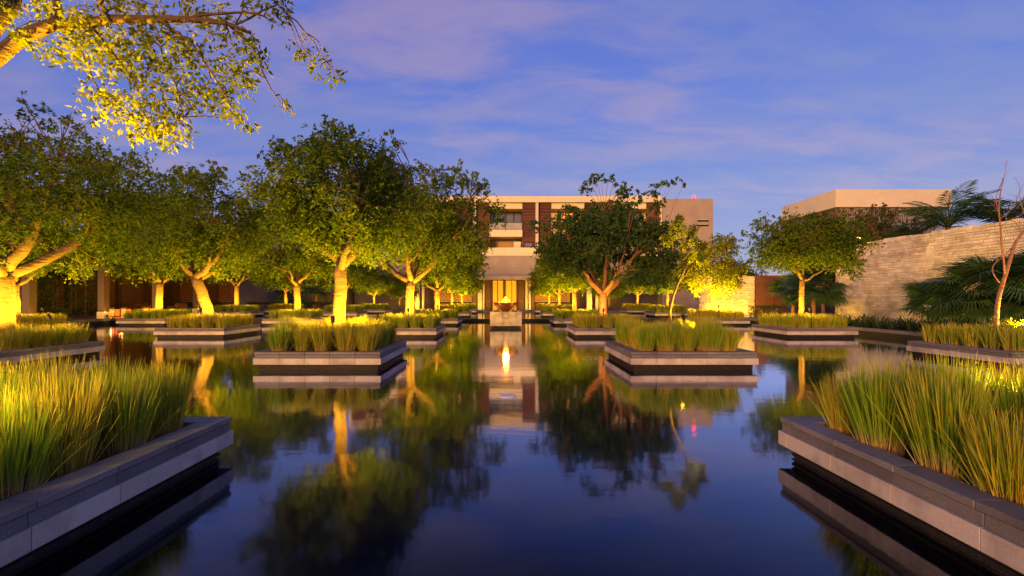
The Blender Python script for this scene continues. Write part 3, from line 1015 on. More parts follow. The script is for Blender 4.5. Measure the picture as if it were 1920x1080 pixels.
# bare tree of the right edge planter
def bare_tree():
    x, y, z = at('outer right', 1)
    o = Vector((px3(1868, 600, y).x, y, z))
    t = tag(empty('bare_tree', o), 'leafless young tree with bent orange lit stems at the right edge', 'tree')
    rng = random.Random(9); nr = np.random.default_rng(9)
    w = MB()

    def st(pix, r0, r1, k=4):
        Q = [px3(a_, b_, y + c_) - o for a_, b_, c_ in pix]
        n_ = []
        for i in range(len(Q) - 1):
            p0 = Q[max(i - 1, 0)]; p1 = Q[i]; p2 = Q[i + 1]; p3 = Q[min(i + 2, len(Q) - 1)]
            for q in range(k):
                u = q / k
                n_.append(.5 * ((2 * p1) + (p2 - p0) * u + (2 * p0 - 5 * p1 + 4 * p2 - p3) * u * u + (3 * p1 - p0 - 3 * p2 + p3) * u ** 3))
        n_.append(Q[-1])
        w.tube(n_, [r0 + (r1 - r0) * i / (len(n_) - 1) for i in range(len(n_))], 7)
        return n_
    st([(1868, 668, 0), (1868, 600, 0), (1872, 560, 0), (1882, 525, 0), (1893, 490, 0), (1902, 460, .05), (1915, 440, .08), (1935, 415, .1), (1955, 370, .15), (1965, 310, .2)], .058, .016)
    st([(1884, 518, 0), (1882, 490, -.05), (1878, 460, -.08), (1876, 425, -.1), (1873, 395, -.12), (1876, 360, -.1), (1882, 335, -.05)], .026, .010)
    st([(1874, 530, 0), (1862, 512, .05), (1863, 497, .1), (1880, 482, .12), (1900, 462, .1), (1908, 452, .08)], .014, .012)
    tw = []
    tw += st([(1873, 400, -.12), (1868, 380, -.1), (1870, 362, 0), (1883, 330, .05), (1888, 300, .1)], .010, .004)
    tw += st([(1876, 410, -.1), (1890, 398, -.2), (1905, 378, -.3), (1912, 352, -.3), (1906, 338, -.3)], .009, .004)
    tw += st([(1876, 425, -.1), (1895, 412, 0), (1915, 402, .1), (1930, 388, .2)], .008, .004)
    tw += st([(1915, 440, .08), (1910, 425, .1), (1900, 415, .1), (1885, 412, .1)], .008, .004)
    tw += st([(1935, 415, .1), (1920, 395, 0), (1912, 370, 0), (1918, 345, 0)], .012, .004)
    for i in range(26):
        p = rng.choice(tw)
        e = p + Vector((rng.uniform(-.22, .22), rng.uniform(-.2, .2), rng.uniform(-.05, .3)))
        w.tube([p, p.lerp(e, .5) + Vector((0, 0, .03)), e], [.004, .003, .002], 4, False)
    link('trunk', w.mesh('trunk', BR), t)
    # fresh shoots round the foot
    pos = []; dirs = []
    for i in range(60):
        c_ = Vector((rng.uniform(-.28, .28), rng.uniform(-.45, -.1), rng.uniform(.35, .78)))
        q = nr.normal(0, .035, (7, 3)); pos.append(q + np.array(c_)); dirs.append(q * 8)
    tag(link('shoots', leaf_mesh('shoots', np.concatenate(pos), np.concatenate(dirs), .055, nr, M['leaf_bright'], .7), t), kind='stuff')
    uplight(o.x + .42, o.y - .35, z, 'below the leafless tree at the right edge', 700, (-.35, .2, 1), (1.0, .5, .05), 140, .5)


bare_tree()
x, y, z = at('inner right', 0)
uplight(x - .35, y + .25, z, 'hidden in the grass of the right foreground planter', 22, (.1, .0, 1), (1.0, .6, .06), 170, .5)


# ------------------------------------------------------------------ pedestal and fire bowl
def fire_bowl():
    y0 = 24.5; w = .82
    ped = tag(empty('pedestal', (0, y0 + w, 0)), 'square pale stone pedestal standing in the pool under the fire bowl', 'pedestal')
    MB().box(-w + .1, w - .1, -w + .1, w - .1, -.56, .14).build('plinth', M['plinth'], ped)
    MB().box(-w + .05, w - .05, -w + .05, w - .05, .1405, .80).build('core', M['mortar'], ped)
    zs = [.141, .30, .60, .88]
    xs = [-w, -.58, -.17, .17, .58, w]
    for j in range(3):
        for i in range(5):
            MB().box(xs[i] + .003, xs[i + 1] - .003, -w, -w + .2, zs[j] + .003, zs[j + 1] - .003).build('facing_stone', M['band'], ped, None, .004)
            MB().box(xs[i] + .003, xs[i + 1] - .003, w - .2, w, zs[j] + .003, zs[j + 1] - .003).build('facing_stone', M['band'], ped, None, .004)
        for sg in (-1, 1):
            for i in range(3):
                ya = -w + .2 + i * (2 * w - .4) / 3; yb = ya + (2 * w - .4) / 3
                xa, xb = sorted((sg * w, sg * (w - .2)))
                MB().box(xa, xb, ya + .003, yb - .003, zs[j] + .003, zs[j + 1] - .003).build('facing_stone', M['band'], ped, None, .004)
    MB().box(-w + .2, w - .2, -w + .2, w - .2, .8005, .877).build('top_slab', M['coping'], ped)
    # square panel in the middle of the face
    fr = MB()
    for (xa, xb, za, zb) in ((-.17, .17, .815, .835), (-.17, .17, .545, .565), (-.17, -.15, .565, .815), (.15, .17, .565, .815)):
        fr.box(xa, xb, -w - .012, -w - .001, za, zb)
    fr.build('panel_frame', M['riser'], ped)
    b = tag(empty('fire_bowl', (0, y0 + w, .88)), 'wide copper fire bowl burning on the central stone pedestal', 'fire bowl')
    MB().lathe([(.001, 0), (.22, 0), (.30, .05), (.46, .17), (.60, .32), (.68, .46), (.70, .475), (.68, .478), (.62, .40), (.5, .33), (.001, .31)], 40).build('bowl', M['copper'], b)
    # four polished brackets that cradle the bowl
    for k_ in range(4):
        a_ = math.pi / 4 + k_ * math.pi / 2
        br = MB()
        prof = [(.26, .0), (.44, .0), (.64, .18), (.735, .36), (.70, .37), (.56, .24), (.40, .10)]
        ca, sa = math.cos(a_), math.sin(a_)
        nx, ny = -sa * .05, ca * .05
        front = [(r * ca + nx, r * sa + ny, z_) for r, z_ in prof]; bk = [(r * ca - nx, r * sa - ny, z_) for r, z_ in prof]
        br.poly(front); br.poly(list(reversed(bk)))
        for i in range(len(prof)):
            j = (i + 1) % len(prof)
            br.poly([front[i], bk[i], bk[j], front[j]])
        br.build('bracket', M['brass'], b)
    for s_, dx, dy, hh, mt in ((1.0, 0, 0, .36, 'fire'), (.8, -.16, .03, .28, 'flame_outer'), (.8, .17, .03, .30, 'flame_outer'), (1.6, 0, .12, .44, 'flame_outer'), (.6, -.3, 0, .2, 'flame_outer'), (.55, .31, 0, .2, 'flame_outer')):
        fl = MB()
        fl.lathe([(.001, .30), (.11 * s_, .33), (.17 * s_, .31 + hh * .3), (.15 * s_, .31 + hh * .5), (.09 * s_, .31 + hh * .78), (.035 * s_, .31 + hh), (.001, .36 + hh)], 14)
        o = fl.build('flame', M[mt], b); o.location = (dx, dy, 0); o.rotation_euler = (0, dx * .4, dx)
    lamp(b, (0, -.1, .72), 260, (1.0, .36, .04), 'POINT', size=.14)
    # lamps on the pedestal that graze the bowl
    for sg in (-1, 1):
        u = tag(empty('bowl_light', (sg * .66, y0 + .14, .88)), 'tiny lamp on the pedestal top at the %s of the fire bowl' % ('right' if sg > 0 else 'left'), 'spotlight')
        MB().tube([(0, 0, 0), (0, 0, .04)], .03, 8).build('housing', M['metal'], u)
        MB().tube([(0, 0, .0405), (0, 0, .046)], .024, 8).build('lens', M['lens'], u)
        lamp(u, (0, 0, .06), 14, (1.0, .62, .15), 'SPOT', 120, (-sg * .4, .6, .7), .02)


fire_bowl()
d_ = tag(empty('pool_skimmer', (0.02, 7.72, 0)), 'small pale round disc lying at the water surface in the channel', 'skimmer')
MB().lathe([(.001, .016), (.10, .016), (.135, .010), (.142, .0), (.142, -.03)], 32).build('lid', M['disc'], d_)
MB().lathe([(.10, -.03), (.10, -.56)], 20).build('pipe', M['plinth'], d_)


# ------------------------------------------------------------------ hotel
def hotel():
    D = 52.0
    h = tag(empty('hotel_building', (0, D, 0)), 'three storey cream hotel with timber louvre panels and balconies at the far end', 'building')
    k = D / F

    def X(px): return (px - VX) * k

    def Z(py): return EYE + (VY - py) * k
    top = Z(369); zf = Z(380)
    W = 17.0
    back = 12.0
    # body behind the recesses
    box('wall', M['cream'], h, -W, W, 2.2, back, GZ, top - .35)
    rf = box('roof', M['cream'], h, -W - .15, W + .0, -.35, back + .2, zf, top)
    z3, z2 = Z(444), Z(480)             # undersides of third-floor balcony / second-floor parapet
    bays = [-13.6, -6.8, 0.0, 6.8, 13.6]
    for bi, cx in enumerate(bays):
        lit = bi in (1, 3)
        # soffit and lintel
        box('lintel', M['cream'], h, cx - 1.8, cx + 1.8, .12, 2.19, Z(391), zf - .003)
        # third floor: sliding doors behind a glass balustrade
        for q in range(4):
            x0 = cx - 1.8 + q * .9
            f = MB()
            za, zb = Z(431), Z(391) - .003
            f.box(x0, x0 + .06, 1.95, 2.05, za, zb); f.box(x0 + .84, x0 + .9, 1.95, 2.05, za, zb); f.box(x0 + .06, x0 + .84, 1.95, 2.05, zb - .1, zb)
            f.box(x0 + .06, x0 + .84, 1.95, 2.05, za, za + .07)
            fo = f.build('window', M['metal'], h)
            box('pane', M['lit_room'] if lit else M['glass'], fo, x0 + .06, x0 + .84, 1.99, 2.01, za + .07, zb - .1)
        box('balcony', M['cream'], h, cx - 1.8, cx + 1.8, -.12, 2.19, z3, Z(431.5))
        box('glass_balustrade', M['balustrade'], h, cx - 1.76, cx + 1.76, -.06, -.03, Z(431), Z(418))
        bl = MB()
        bl.bar((cx - 1.78, -.045, Z(417.5)), (cx + 1.78, -.045, Z(417.5)), .05)
        bl.build('handrail', M['metal'], h)
        for sx in (-.75, .55):
            c_ = MB(); zc = Z(431.4)
            c_.box(cx + sx - .28, cx + sx + .28, .5, 1.05, zc + .32, zc + .42); c_.box(cx + sx - .28, cx + sx + .28, 1.0, 1.08, zc + .42, zc + .85)
            for ax in (-.25, .21):
                for ay in (.52, 1.0): c_.box(cx + sx + ax, cx + sx + ax + .04, ay, ay + .04, zc, zc + .32)
            c_.build('balcony_chair', M['fabric'], h)
        # second floor
        box('curtain', M['curtain'], h, cx - 1.75, cx + .8, 1.85, 1.9, Z(470), Z(449))
        box('pane', M['lit_room'] if lit else M['glass'], h, cx - 1.8, cx + 1.8, 2.1, 2.15, Z(470), z3 - .003)
        box('column', M['cream'], h, cx + .85, cx + 1.65, .6, 1.3, Z(470), Z(452))
        # timber louvre panels either side
        for sg in (-1, 1):
            xa, xb = sorted((cx + sg * 1.81, cx + sg * 3.24))
            p_ = MB(); p_.box(xa, xb, .25, .35, Z(466), zf - .004)
            po = p_.build('louvre_panel', M['wood_dark'], h)
            sl = MB()
            zz = Z(466) + .03
            while zz < zf - .12:
                mt = Matrix.Translation((0, .16, zz + .05)) @ Matrix.Rotation(R(-28), 4, 'X')
                sl.box(xa + .04, xb - .04, -.012, .012, -.075, .075, mt); zz += .165
            for xx in (xa, xb - .04):
                sl.box(xx, xx + .04, .08, .249, Z(466), zf - .006)
            tag(sl.build('slats', M['wood'], po), kind='stuff')
            if sg > 0:
                wn = MB().box(xa + .25, xb - .3, .02, .07, Z(463), Z(455)).build('window', M['metal'], h)
                MB().box(xa + .32, xb - .37, .005, .019, Z(462), Z(456)).build('pane', M['glass'], wn)
    for cx in (-10.2, -3.4, 3.4, 10.2):
        box('fin', M['white'], h, cx - .15, cx + .15, -.25, 2.19, Z(466), zf - .003)
    box('end_wall', M['cream'], h, -W - .1, -W + .14, -.25, 2.19, z2, zf - .003)
    box('end_wall', M['cream'], h, W - .14, W - .003, -.25, 2.19, z2, zf - .003)
    # second-floor parapet along the whole front
    box('parapet', M['cream'], h, -W, W - .003, -.45, -.25, z2, Z(465))
    box('slab', M['cream'], h, -W, W - .003, -.249, 2.19, z2, z2 + .3)
    # plain taupe storey
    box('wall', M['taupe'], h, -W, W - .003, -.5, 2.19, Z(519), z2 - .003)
    box('canopy', M['taupe'], h, -3.6, 3.2, -2.6, -.503, Z(526), Z(519.5))
    # ground floor
    zt = Z(526) - .003; zb = GZ + .035
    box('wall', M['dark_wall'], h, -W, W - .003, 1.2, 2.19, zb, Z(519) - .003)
    # entrance: lit pierced screens
    for (a_, b_) in ((924, 932), (933.5, 943), (948.5, 959), (960, 968)):
        s_ = box('entrance_screen', M['lit_screen'], h, X(a_), X(b_), .55, .6, zb, zt)
        ptn = MB(); rng = random.Random(int(a_))
        zz = zb + .1
        while zz < zt - .1:
            xx = X(a_) + rng.uniform(.0, .2)
            while xx < X(b_) - .08:
                ptn.bar((xx, .53, zz), (xx + rng.uniform(.06, .16), .53, zz + rng.uniform(-.06, .06)), .03, .02); xx += rng.uniform(.14, .3)
            zz += rng.uniform(.12, .2)
        tag(ptn.build('lattice', M['wood'], s_), kind='stuff')
    for (a_, b_) in ((920, 924), (932, 933.5), (943, 948.5), (959, 960), (968, 972)):
        box('door_post', M['wood_dark'], h, X(a_), X(b_), .35, .75, zb, zt)
    for (a_, b_) in ((909, 919.9), (972.1, 984)):
        p_ = box('timber_wall', M['wood'], h, X(a_), X(b_), .1, .25, zb, zt)
        sl = MB(); zz = zb + .06
        while zz < zt - .1:
            sl.box(X(a_) + .01, X(b_) - .01, .04, .099, zz, zz + .11); zz += .15
        tag(sl.build('slats', M['wood'], p_), kind='stuff')
    for (a_, b_) in ((896, 904), (905.5, 908.5), (985, 989), (991, 995), (1100, 1109), (780, 787), (792, 796), (1117, 1121)):
        box('column', M['cream'], h, X(a_), X(b_), -.3, .15, zb, Z(519) - .003)
    for (a_, b_) in ((886, 894), (996, 1002)):
        box('pier', M['wood'], h, X(a_), X(b_), .0, .4, zb, Z(519) - .003)
    # lattice screens lit from behind
    for (a_, b_, side) in ((816, 884, 'left'), (1003, 1070, 'right')):
        xa, xb = X(a_), X(b_)
        s_ = box('lattice_backing', M['lit_screen'], h, xa, xb, .9, .95, zb + .9, Z(534))
        lt = MB(); n_ = 9
        stp = (xb - xa) / n_; zz0, zz1 = zb + .9, Z(534)
        m_ = max(3, int(round((zz1 - zz0) / stp)))
        sz = (zz1 - zz0) / m_
        for i in range(n_ + 1): lt.bar((xa + i * stp, .6, zz0), (xa + i * stp, .6, zz1), .06)
        for j in range(m_ + 1): lt.bar((xa, .602, zz0 + j * sz), (xb, .602, zz0 + j * sz), .06)
        for i in range(n_):
            for j in range(m_):
                cx, cz = xa + (i + .5) * stp, zz0 + (j + .5) * sz
                for q in range(8):
                    a1, a2 = q * math.pi / 4, (q + 1) * math.pi / 4
                    lt.bar((cx + math.cos(a1) * stp * .3, .604, cz + math.sin(a1) * sz * .3), (cx + math.cos(a2) * stp * .3, .604, cz + math.sin(a2) * sz * .3), .09)
        tag(lt.build('lattice', M['wood_dark'], s_), kind='stuff')
        box('bench_wall', M['wood'], h, xa, xb, .4, .8, zb, zb + .75)
        sk = MB()
        for q in range(3):
            sk.box(xa + .4 + q * 1.3, xa + 1.3 + q * 1.3, -.1, .3, zb + .0, zb + .42)
        sk.build('bench', M['wood_dark'], h)
    # right end block
    xr0, xr1 = W, X(1334)
    box('wall', M['taupe'], h, xr0, xr1, -.4, back, GZ, Z(374))
    for (za, zc) in ((416.5, 414), (425, 422.5)):
        wn = box('window', M['metal'], h, X(1305), X(1326), -.405, -.38, Z(za) - .02, Z(zc) + .02)
        MB().box(X(1305), X(1326), -.46, -.406, Z(zc) + .021, Z(zc) + .07).build('sill', M['white'], wn)
    for (a_, b_) in ((1188, 1240), (1290, 1330)):
        pass
    # wall lamps that wash the ground floor
    for px_, pe in ((900, 110), (993, 110), (783, 320), (1105, 320), (850, 260), (1036, 260), (946, 45)):
        u = tag(empty('wall_washer', (X(px_), D - 1.1, zb)), 'low lamp washing the hotel front %s' % {900: 'left of the door', 993: 'right of the door', 783: 'at the far left columns', 1105: 'at the far right columns', 850: 'before the left lattice', 1036: 'before the right lattice', 946: 'before the door'}[px_], 'spotlight')
        MB().box(-.12, .12, -.05, .05, 0, .1).build('housing', M['metal'], u)
        MB().box(-.1, .1, -.035, .035, .1005, .106).build('lens', M['lens'], u)
        lamp(u, (0, 0, .14), pe, (1.0, .43, .025), 'SPOT', 140, (0, .75, 1), .08)
    # red beacon on the roof
    bc = tag(empty('roof_beacon', (X(1300), D - .15, Z(374))), 'small red warning beacon glowing on the hotel roof', 'beacon')
    MB().tube([(0, 0, 0), (0, 0, .12)], .06, 8).build('stand', M['metal'], bc)
    MB().lathe([(.12, .1205), (.19, .24), (.13, .38), (.001, .43)], 14).build('lamp_globe', M['beacon'], bc)
    # low dark wings behind the trees
    wl = tag(empty('garden_wing', (-21.5, 52, 0)), 'low dark rendered wing behind the trees left of the hotel', 'building')
    box('wall', M['dark_wall'], wl, -9, 4.3, 0, 6, GZ, 4.6)
    box('roof', M['taupe'], wl, -9.2, 4.4, -.3, 6.2, 4.603, 4.85)


hotel()


# ------------------------------------------------------------------ right hand building behind the wall
def right_building():
    D = 40.0
    k = D / F
    x0 = (1567 - VX) * k; x1 = (1785 - VX) * k
    zt = EYE + (VY - 355) * k; zb = EYE + (VY - 388) * k
    r = tag(empty('annex_building', (x0, D, 0)), 'white flat roofed annex with pierced screens above the stone wall', 'building')
    W = x1 - x0
    box('fascia', M['white'], r, 0, W, 0, 7.8, zb, zt)
    box('wall', M['dark_wall'], r, .8, W - .5, .9, 7.5, GZ, zb - .003)
    box('glass_wall', M['glass'], r, .5, .75, .9, 8, zb - 3, zb - .005)
    box('post', M['wood'], r, .02, .22, .05, .3, GZ, zb - .003)
    box('post', M['wood'], r, -.0, .2, 2.05, 2.3, GZ, zb - .003)
    rng = random.Random(4)
    # pierced screens: an irregular web of bars
    for i in range(6):
        xa = .42 + i * 1.52; xb = xa + 1.5
        nx, nz = 8, 12
        za = zb - 2.3; zc = zb - .03
        pts = {}
        for a_ in range(nx + 1):
            for c_ in range(nz + 1):
                jx = 0 if a_ in (0, nx) else rng.uniform(-.06, .06); jz = 0 if c_ in (0, nz) else rng.uniform(-.06, .06)
                pts[(a_, c_)] = (xa + (xb - xa) * a_ / nx + jx, .25, za + (zc - za) * c_ / nz + jz)
        m = MB()
        for a_ in range(nx + 1):
            for c_ in range(nz + 1):
                if a_ < nx and rng.random() < .85: m.bar(pts[(a_, c_)], pts[(a_ + 1, c_)], .035)
                if c_ < nz and rng.random() < .85: m.bar(pts[(a_, c_)], pts[(a_, c_ + 1)], .036)
                if a_ < nx and c_ < nz and rng.random() < .4: m.bar(pts[(a_, c_)], pts[(a_ + 1, c_ + 1)], .034)
        m.build('pierced_screen', M['screen'], r)


right_building()


# ------------------------------------------------------------------ stone walls
def stone_wall(name, label, length, height, course, rng, mtx, nparts, lo=.28, hi=.72, thick=.5):
    """coursed rubble: local x along the wall, face at y=0 looking to -y"""
    w = tag(empty(name, (0, 0, 0)), label, 'wall')
    w.matrix_world = mtx
    MB().box(0, length, .05, thick, 0, height - .04).build('core', M['mortar'], w)
    variants = {}
    rest = MB()
    pieces = []
    z = 0.0
    while z < height - .05:
        ch = course * rng.uniform(.6, 1.45)
        if z + ch > height - .06: ch = height - z
        x = -rng.uniform(0, lo)
        while x < length:
            L_ = round(rng.uniform(lo, hi) / .07) * .07
            xa, xb = max(0, x), min(length, x + L_)
            if xb - xa > .05: pieces.append((xa, xb, z, z + ch))
            x += L_
        z += ch
    # the stones nearest to the camera are pieces of their own
    pieces.sort(key=lambda p: p[0])
    for i, (xa, xb, za, zb) in enumerate(pieces):
        pr = rng.uniform(-.012, .03)
        if zb > height - .01: zb += rng.uniform(-.05, .02)
        if i < nparts:
            MB().box(xa + .006, xb - .006, -pr, .12, za + .006, zb - .006).build('stone', M['stone'], w, None, .012)
        else:
            rest.box(xa + .006, xb - .006, -pr, .12, za + .006, zb - .006)
    if rest.v:
        tag(rest.build('stonework', M['stone'], w), kind='stuff')
    return w


rw = random.Random(31)
WX = 20.0
wall_top = EYE + .1555 * WX
mtx = Matrix.Translation((WX, 15.5, GZ)) @ Matrix.Rotation(R(90), 4, 'Z') @ Matrix.Scale(-1, 4, (0, 1, 0))
# face looks towards the pool (-x): local x runs away from the camera
mtx = Matrix.Translation((WX, 15.5, GZ)) @ Matrix(((0, 1, 0, 0), (1, 0, 0, 0), (0, 0, 1, 0), (0, 0, 0, 1)))
stone_wall('garden_wall', 'tall pale coursed limestone wall receding along the right side', 13.3, wall_top - GZ, .15, rw, mtx, 300, .21, .70)
mtx2 = Matrix.Translation((13.6, 33.3, GZ))
stone_wall('garden_wall', 'low limestone wall glowing orange from lamps beside the timber door', 3.85, 2.95, .15, rw, mtx2, 0)
for i, xx in enumerate((14.4, 15.3, 16.1, 16.9)):
    u = tag(empty('wall_washer', (xx, 32.95, GZ)), 'buried lamp washing the orange stone wall, number %s from its left end' % ('one', 'two', 'three', 'four')[i], 'spotlight', 'lamps before the glowing stone wall')
    MB().tube([(0, 0, 0), (0, 0, .06)], .08, 10).build('housing', M['metal'], u)
    MB().tube([(0, 0, .0605), (0, 0, .068)], .065, 10).build('lens', M['lens'], u)
    lamp(u, (0, 0, .12), 200, (1.0, .36, .01), 'SPOT', 130, (0, .25, 1), .05)
dr = tag(empty('timber_gate', (17.55, 33.4, GZ)), 'reddish timber gate with vertical boards between the stone walls', 'gate')
for i in range(9):
    box('board', M['wood'], dr, i * .26 + .005, i * .26 + .25, (i % 2) * .03, .09 + (i % 2) * .03, 0, 2.75)
box('lintel', M['wood_dark'], dr, -.1, 2.5, -.06, .16, 2.753, 2.95)
al = tag(empty('wall_lamp', (19.8, 26.7, wall_top + .02)), 'small orange lamp glowing on top of the stone wall', 'lamp')
MB().tube([(0, 0, 0), (0, 0, .1)], .03, 8).build('stem', M['metal'], al)
MB().lathe([(.07, .1005), (.14, .19), (.08, .31), (.001, .34)], 12).build('bulb', M['amber'], al)
lamp(al, (-.22, -.15, .25), 30, (1.0, .4, .08), 'POINT', size=.05)


# ------------------------------------------------------------------ palms, strap plants, shrubs
def fan_leaf(seed, n=36, L=.75, spread=230):
    rng = random.Random(seed)
    m = MB()
    for i in range(n):
        a = R(-spread / 2 + spread * i / (n - 1))
        l = L * rng.uniform(.85, 1.05) * (1 - .15 * abs(i / (n - 1) - .5) * 2)
        dx, dy = math.cos(a), math.sin(a)
        px, py = -dy, dx
        w = .021
        sag = -.22 * l * rng.uniform(.6, 1.5)
        p0 = (0, 0, 0); p1 = (dx * l * .55, dy * l * .55, .02); p2 = (dx * l, dy * l, sag)
        m.poly([(p1[0] + px * w, p1[1] + py * w, p1[2]), p0, (p1[0] - px * w, p1[1] - py * w, p1[2])])
        m.poly([(p1[0] + px * w, p1[1] + py * w, p1[2]), (p1[0] - px * w, p1[1] - py * w, p1[2]), p2])
    return m.mesh('frond', M['leaf_palm'])


FANS = [fan_leaf(i, L=.8) for i in range(3)]
STALK = MB().tube([(0, 0, 0), (.5, 0, .05), (1, 0, 0)], [.018, .014, .01], 5).mesh('stalk', M['leaf_palm'])


def fan_palm(x, y, z, trunk_h, n, size, label, seed):
    rng = random.Random(seed)
    p = tag(empty('fan_palm', (x, y, z)), label, 'palm', 'fan palms before the stone wall')
    MB().tube([(0, 0, -.05), (.03, 0, trunk_h * .5), (0, .02, trunk_h)], [.13, .11, .12], 9).build('trunk', M['bark_red'], p)
    for i in range(n):
        az = i * 2.399 + rng.uniform(-.2, .2)
        el = R(rng.uniform(-25, 80))
        sl = size * rng.uniform(.55, .9)
        rot = Matrix.Rotation(az, 4, 'Z') @ Matrix.Rotation(-el, 4, 'Y')
        st = link('stalk', STALK, p)
        st.matrix_local = Matrix.Translation((0, 0, trunk_h - .05)) @ rot @ Matrix.Diagonal((sl, 1, 1, 1))
        tip = Matrix.Translation((0, 0, trunk_h - .05)) @ rot @ Vector((sl, 0, 0))
        f = link('frond', rng.choice(FANS), p)
        f.matrix_local = Matrix.Translation(tip) @ Matrix.Rotation(az, 4, 'Z') @ Matrix.Rotation(-el * .75 + R(12), 4, 'Y') @ Matrix.Rotation(rng.uniform(-.5, .5), 4, 'X') @ Matrix.Scale(size * rng.uniform(.85, 1.15), 4)


fan_palm(17.6, 17.3, GZ, 1.35, 52, 1.5, 'large dark fan palm before the stone wall at the right edge', 1)
fan_palm(18.2, 16.1, GZ, 1.5, 44, 1.4, 'fan palm cut off by the right edge behind the leafless tree', 2)
fan_palm(17.1, 18.9, GZ, .75, 30, 1.15, 'low fan palm left of the large one by the wall', 3)
fan_palm(17.2, 26.6, GZ, 1.7, 40, 1.25, 'fan palm right of the slim trunk at the end of the stone wall', 4)
fan_palm(17.9, 29.6, GZ, 1.6, 36, 1.2, 'fan palm left of the slim trunk before the timber gate', 5)
fan_palm(-20.0, 50.0, GZ, 2.2, 24, 1.4, 'dark fan palm before the low wing behind the left trees', 6)
fan_palm(-22.5, 49.2, GZ, 1.4, 22, 1.3, 'low dark fan palm beside the end of the pavilion', 7)


def feather_frond(seed):
    rng = random.Random(seed)
    m = MB()
    n = 30
    pts = [Vector((2.3 * t, 0, .55 * math.sin(t * 2.0) - .75 * t * t)) for t in [i / 14 for i in range(15)]]
    m.tube(pts, [.03 * (1 - .85 * i / 14) for i in range(15)], 5)
    for i in range(n):
        t = .12 + .86 * i / (n - 1)
        j = min(13, int(t * 14)); p = pts[j].lerp(pts[j + 1], t * 14 - j)
        l = .62 * math.sin(math.pi * (.12 + .85 * t)) + .12
        for sg in (-1, 1):
            e = p + Vector((l * .55, sg * l * .8, -l * rng.uniform(.15, .5)))
            mid = p.lerp(e, .5) + Vector((0, 0, .05))
            m.poly([p, mid + Vector((.022, 0, 0)), e, mid - Vector((.022, 0, 0))])
    return m.mesh('frond', M['leaf_palm'])


FEATH = [feather_frond(i) for i in range(3)]


def feather_palm(x, y, h_, n, s, label, seed):
    rng = random.Random(seed)
    p = tag(empty('feather_palm', (x, y, GZ)), label, 'palm', 'feather palms beyond the wall')
    MB().tube([(0, 0, -.05), (.1, 0, h_ * .5), (.05, 0, h_)], [.17, .14, .12], 9).build('trunk', M['bark_red'], p)
    for i in range(n):
        f = link('frond', rng.choice(FEATH), p)
        f.matrix_local = Matrix.Translation((.05, 0, h_ - .03)) @ Matrix.Rotation(i * 2.399, 4, 'Z') @ Matrix.Rotation(-R(rng.uniform(-10, 60)), 4, 'Y') @ Matrix.Scale(s * rng.uniform(.85, 1.1), 4)


feather_palm(24.0, 25.8, 5.2, 26, 1.1, 'dark feather palm beyond the wall right of the white annex', 1)
feather_palm(25.5, 24.2, 5.0, 24, 1.1, 'feather palm beyond the wall behind the leafless tree', 2)
feather_palm(23.2, 27.6, 3.7, 22, 1.0, 'low feather palm peeping over the middle of the stone wall', 3)
place_tree(T_rust, 23.4, 31.0, GZ, .0, 'rusty green tree rising behind the stone wall before the annex', 'garden_tree', .95, 'trees beyond the wall')
place_tree(T_rust, 25.6, 31.5, GZ, 2.0, 'second rusty green tree behind the wall, right of the taller one', 'garden_tree', .82, 'trees beyond the wall')
place_tree(T_rust, 21.8, 32.6, GZ, 4.0, 'dark bushy tree behind the end of the stone wall', 'garden_tree', .78, 'trees beyond the wall')
place_tree(T_rust, 22.6, 28.9, GZ, 1.0, 'low rusty bush just over the near end of the stone wall top', 'garden_tree', .74, 'trees beyond the wall')
place_tree(T_rust, 24.9, 29.3, GZ, 5.0, 'rusty bush behind the wall beside the feather palms', 'garden_tree', .80, 'trees beyond the wall')
place_tree(T_g2, 19.0, 38.5, GZ, 4.0, 'green tree behind the timber gate', 'garden_tree', .8, 'trees beyond the wall')


def strap_mesh(seed):
    rng = random.Random(seed)
    m = MB()
    for i in range(38):
        az = rng.uniform(0, 6.28); l = rng.uniform(.5, .95); el = rng.uniform(.5, 1.35)
        dx, dy = math.cos(az), math.sin(az)
        w = rng.uniform(.02, .032)
        prev = None
        for q in range(5):
            t = q / 4
            r = l * t * math.cos(el) * (1 + .3 * t); z = l * (t * math.sin(el) - .55 * t * t * (1.3 - el * .5))
            ww = w * (1 - t) ** .5 if q < 4 else .001
            c = Vector((dx * (r + .04), dy * (r + .04), z))
            a = c + Vector((-dy * ww, dx * ww, 0)); b = c - Vector((-dy * ww, dx * ww, 0))
            if prev: m.poly([prev[0], prev[1], b, a])
            prev = (a, b)
    return m.mesh('leaves', M['leaf_strap'])


STRAPS = [strap_mesh(i) for i in range(4)]
rs = random.Random(8)
for i in range(46):
    yy = 16.8 + 11.4 * (i / 46) + rs.uniform(-.1, .1)
    o = link('strap_leaf_plant', rs.choice(STRAPS), None, (16.1 + (i % 3) * .62 + rs.uniform(-.15, .15), yy, GZ))
    o.rotation_euler = (0, 0, rs.uniform(0, 6.28)); s = rs.uniform(.95, 1.4); o.scale = (s, s, s)
    tag(o, 'dark strap-leaf plant in the bed between pool kerb and stone wall', 'plant', 'strap-leaf plants in the bed before the stone wall')


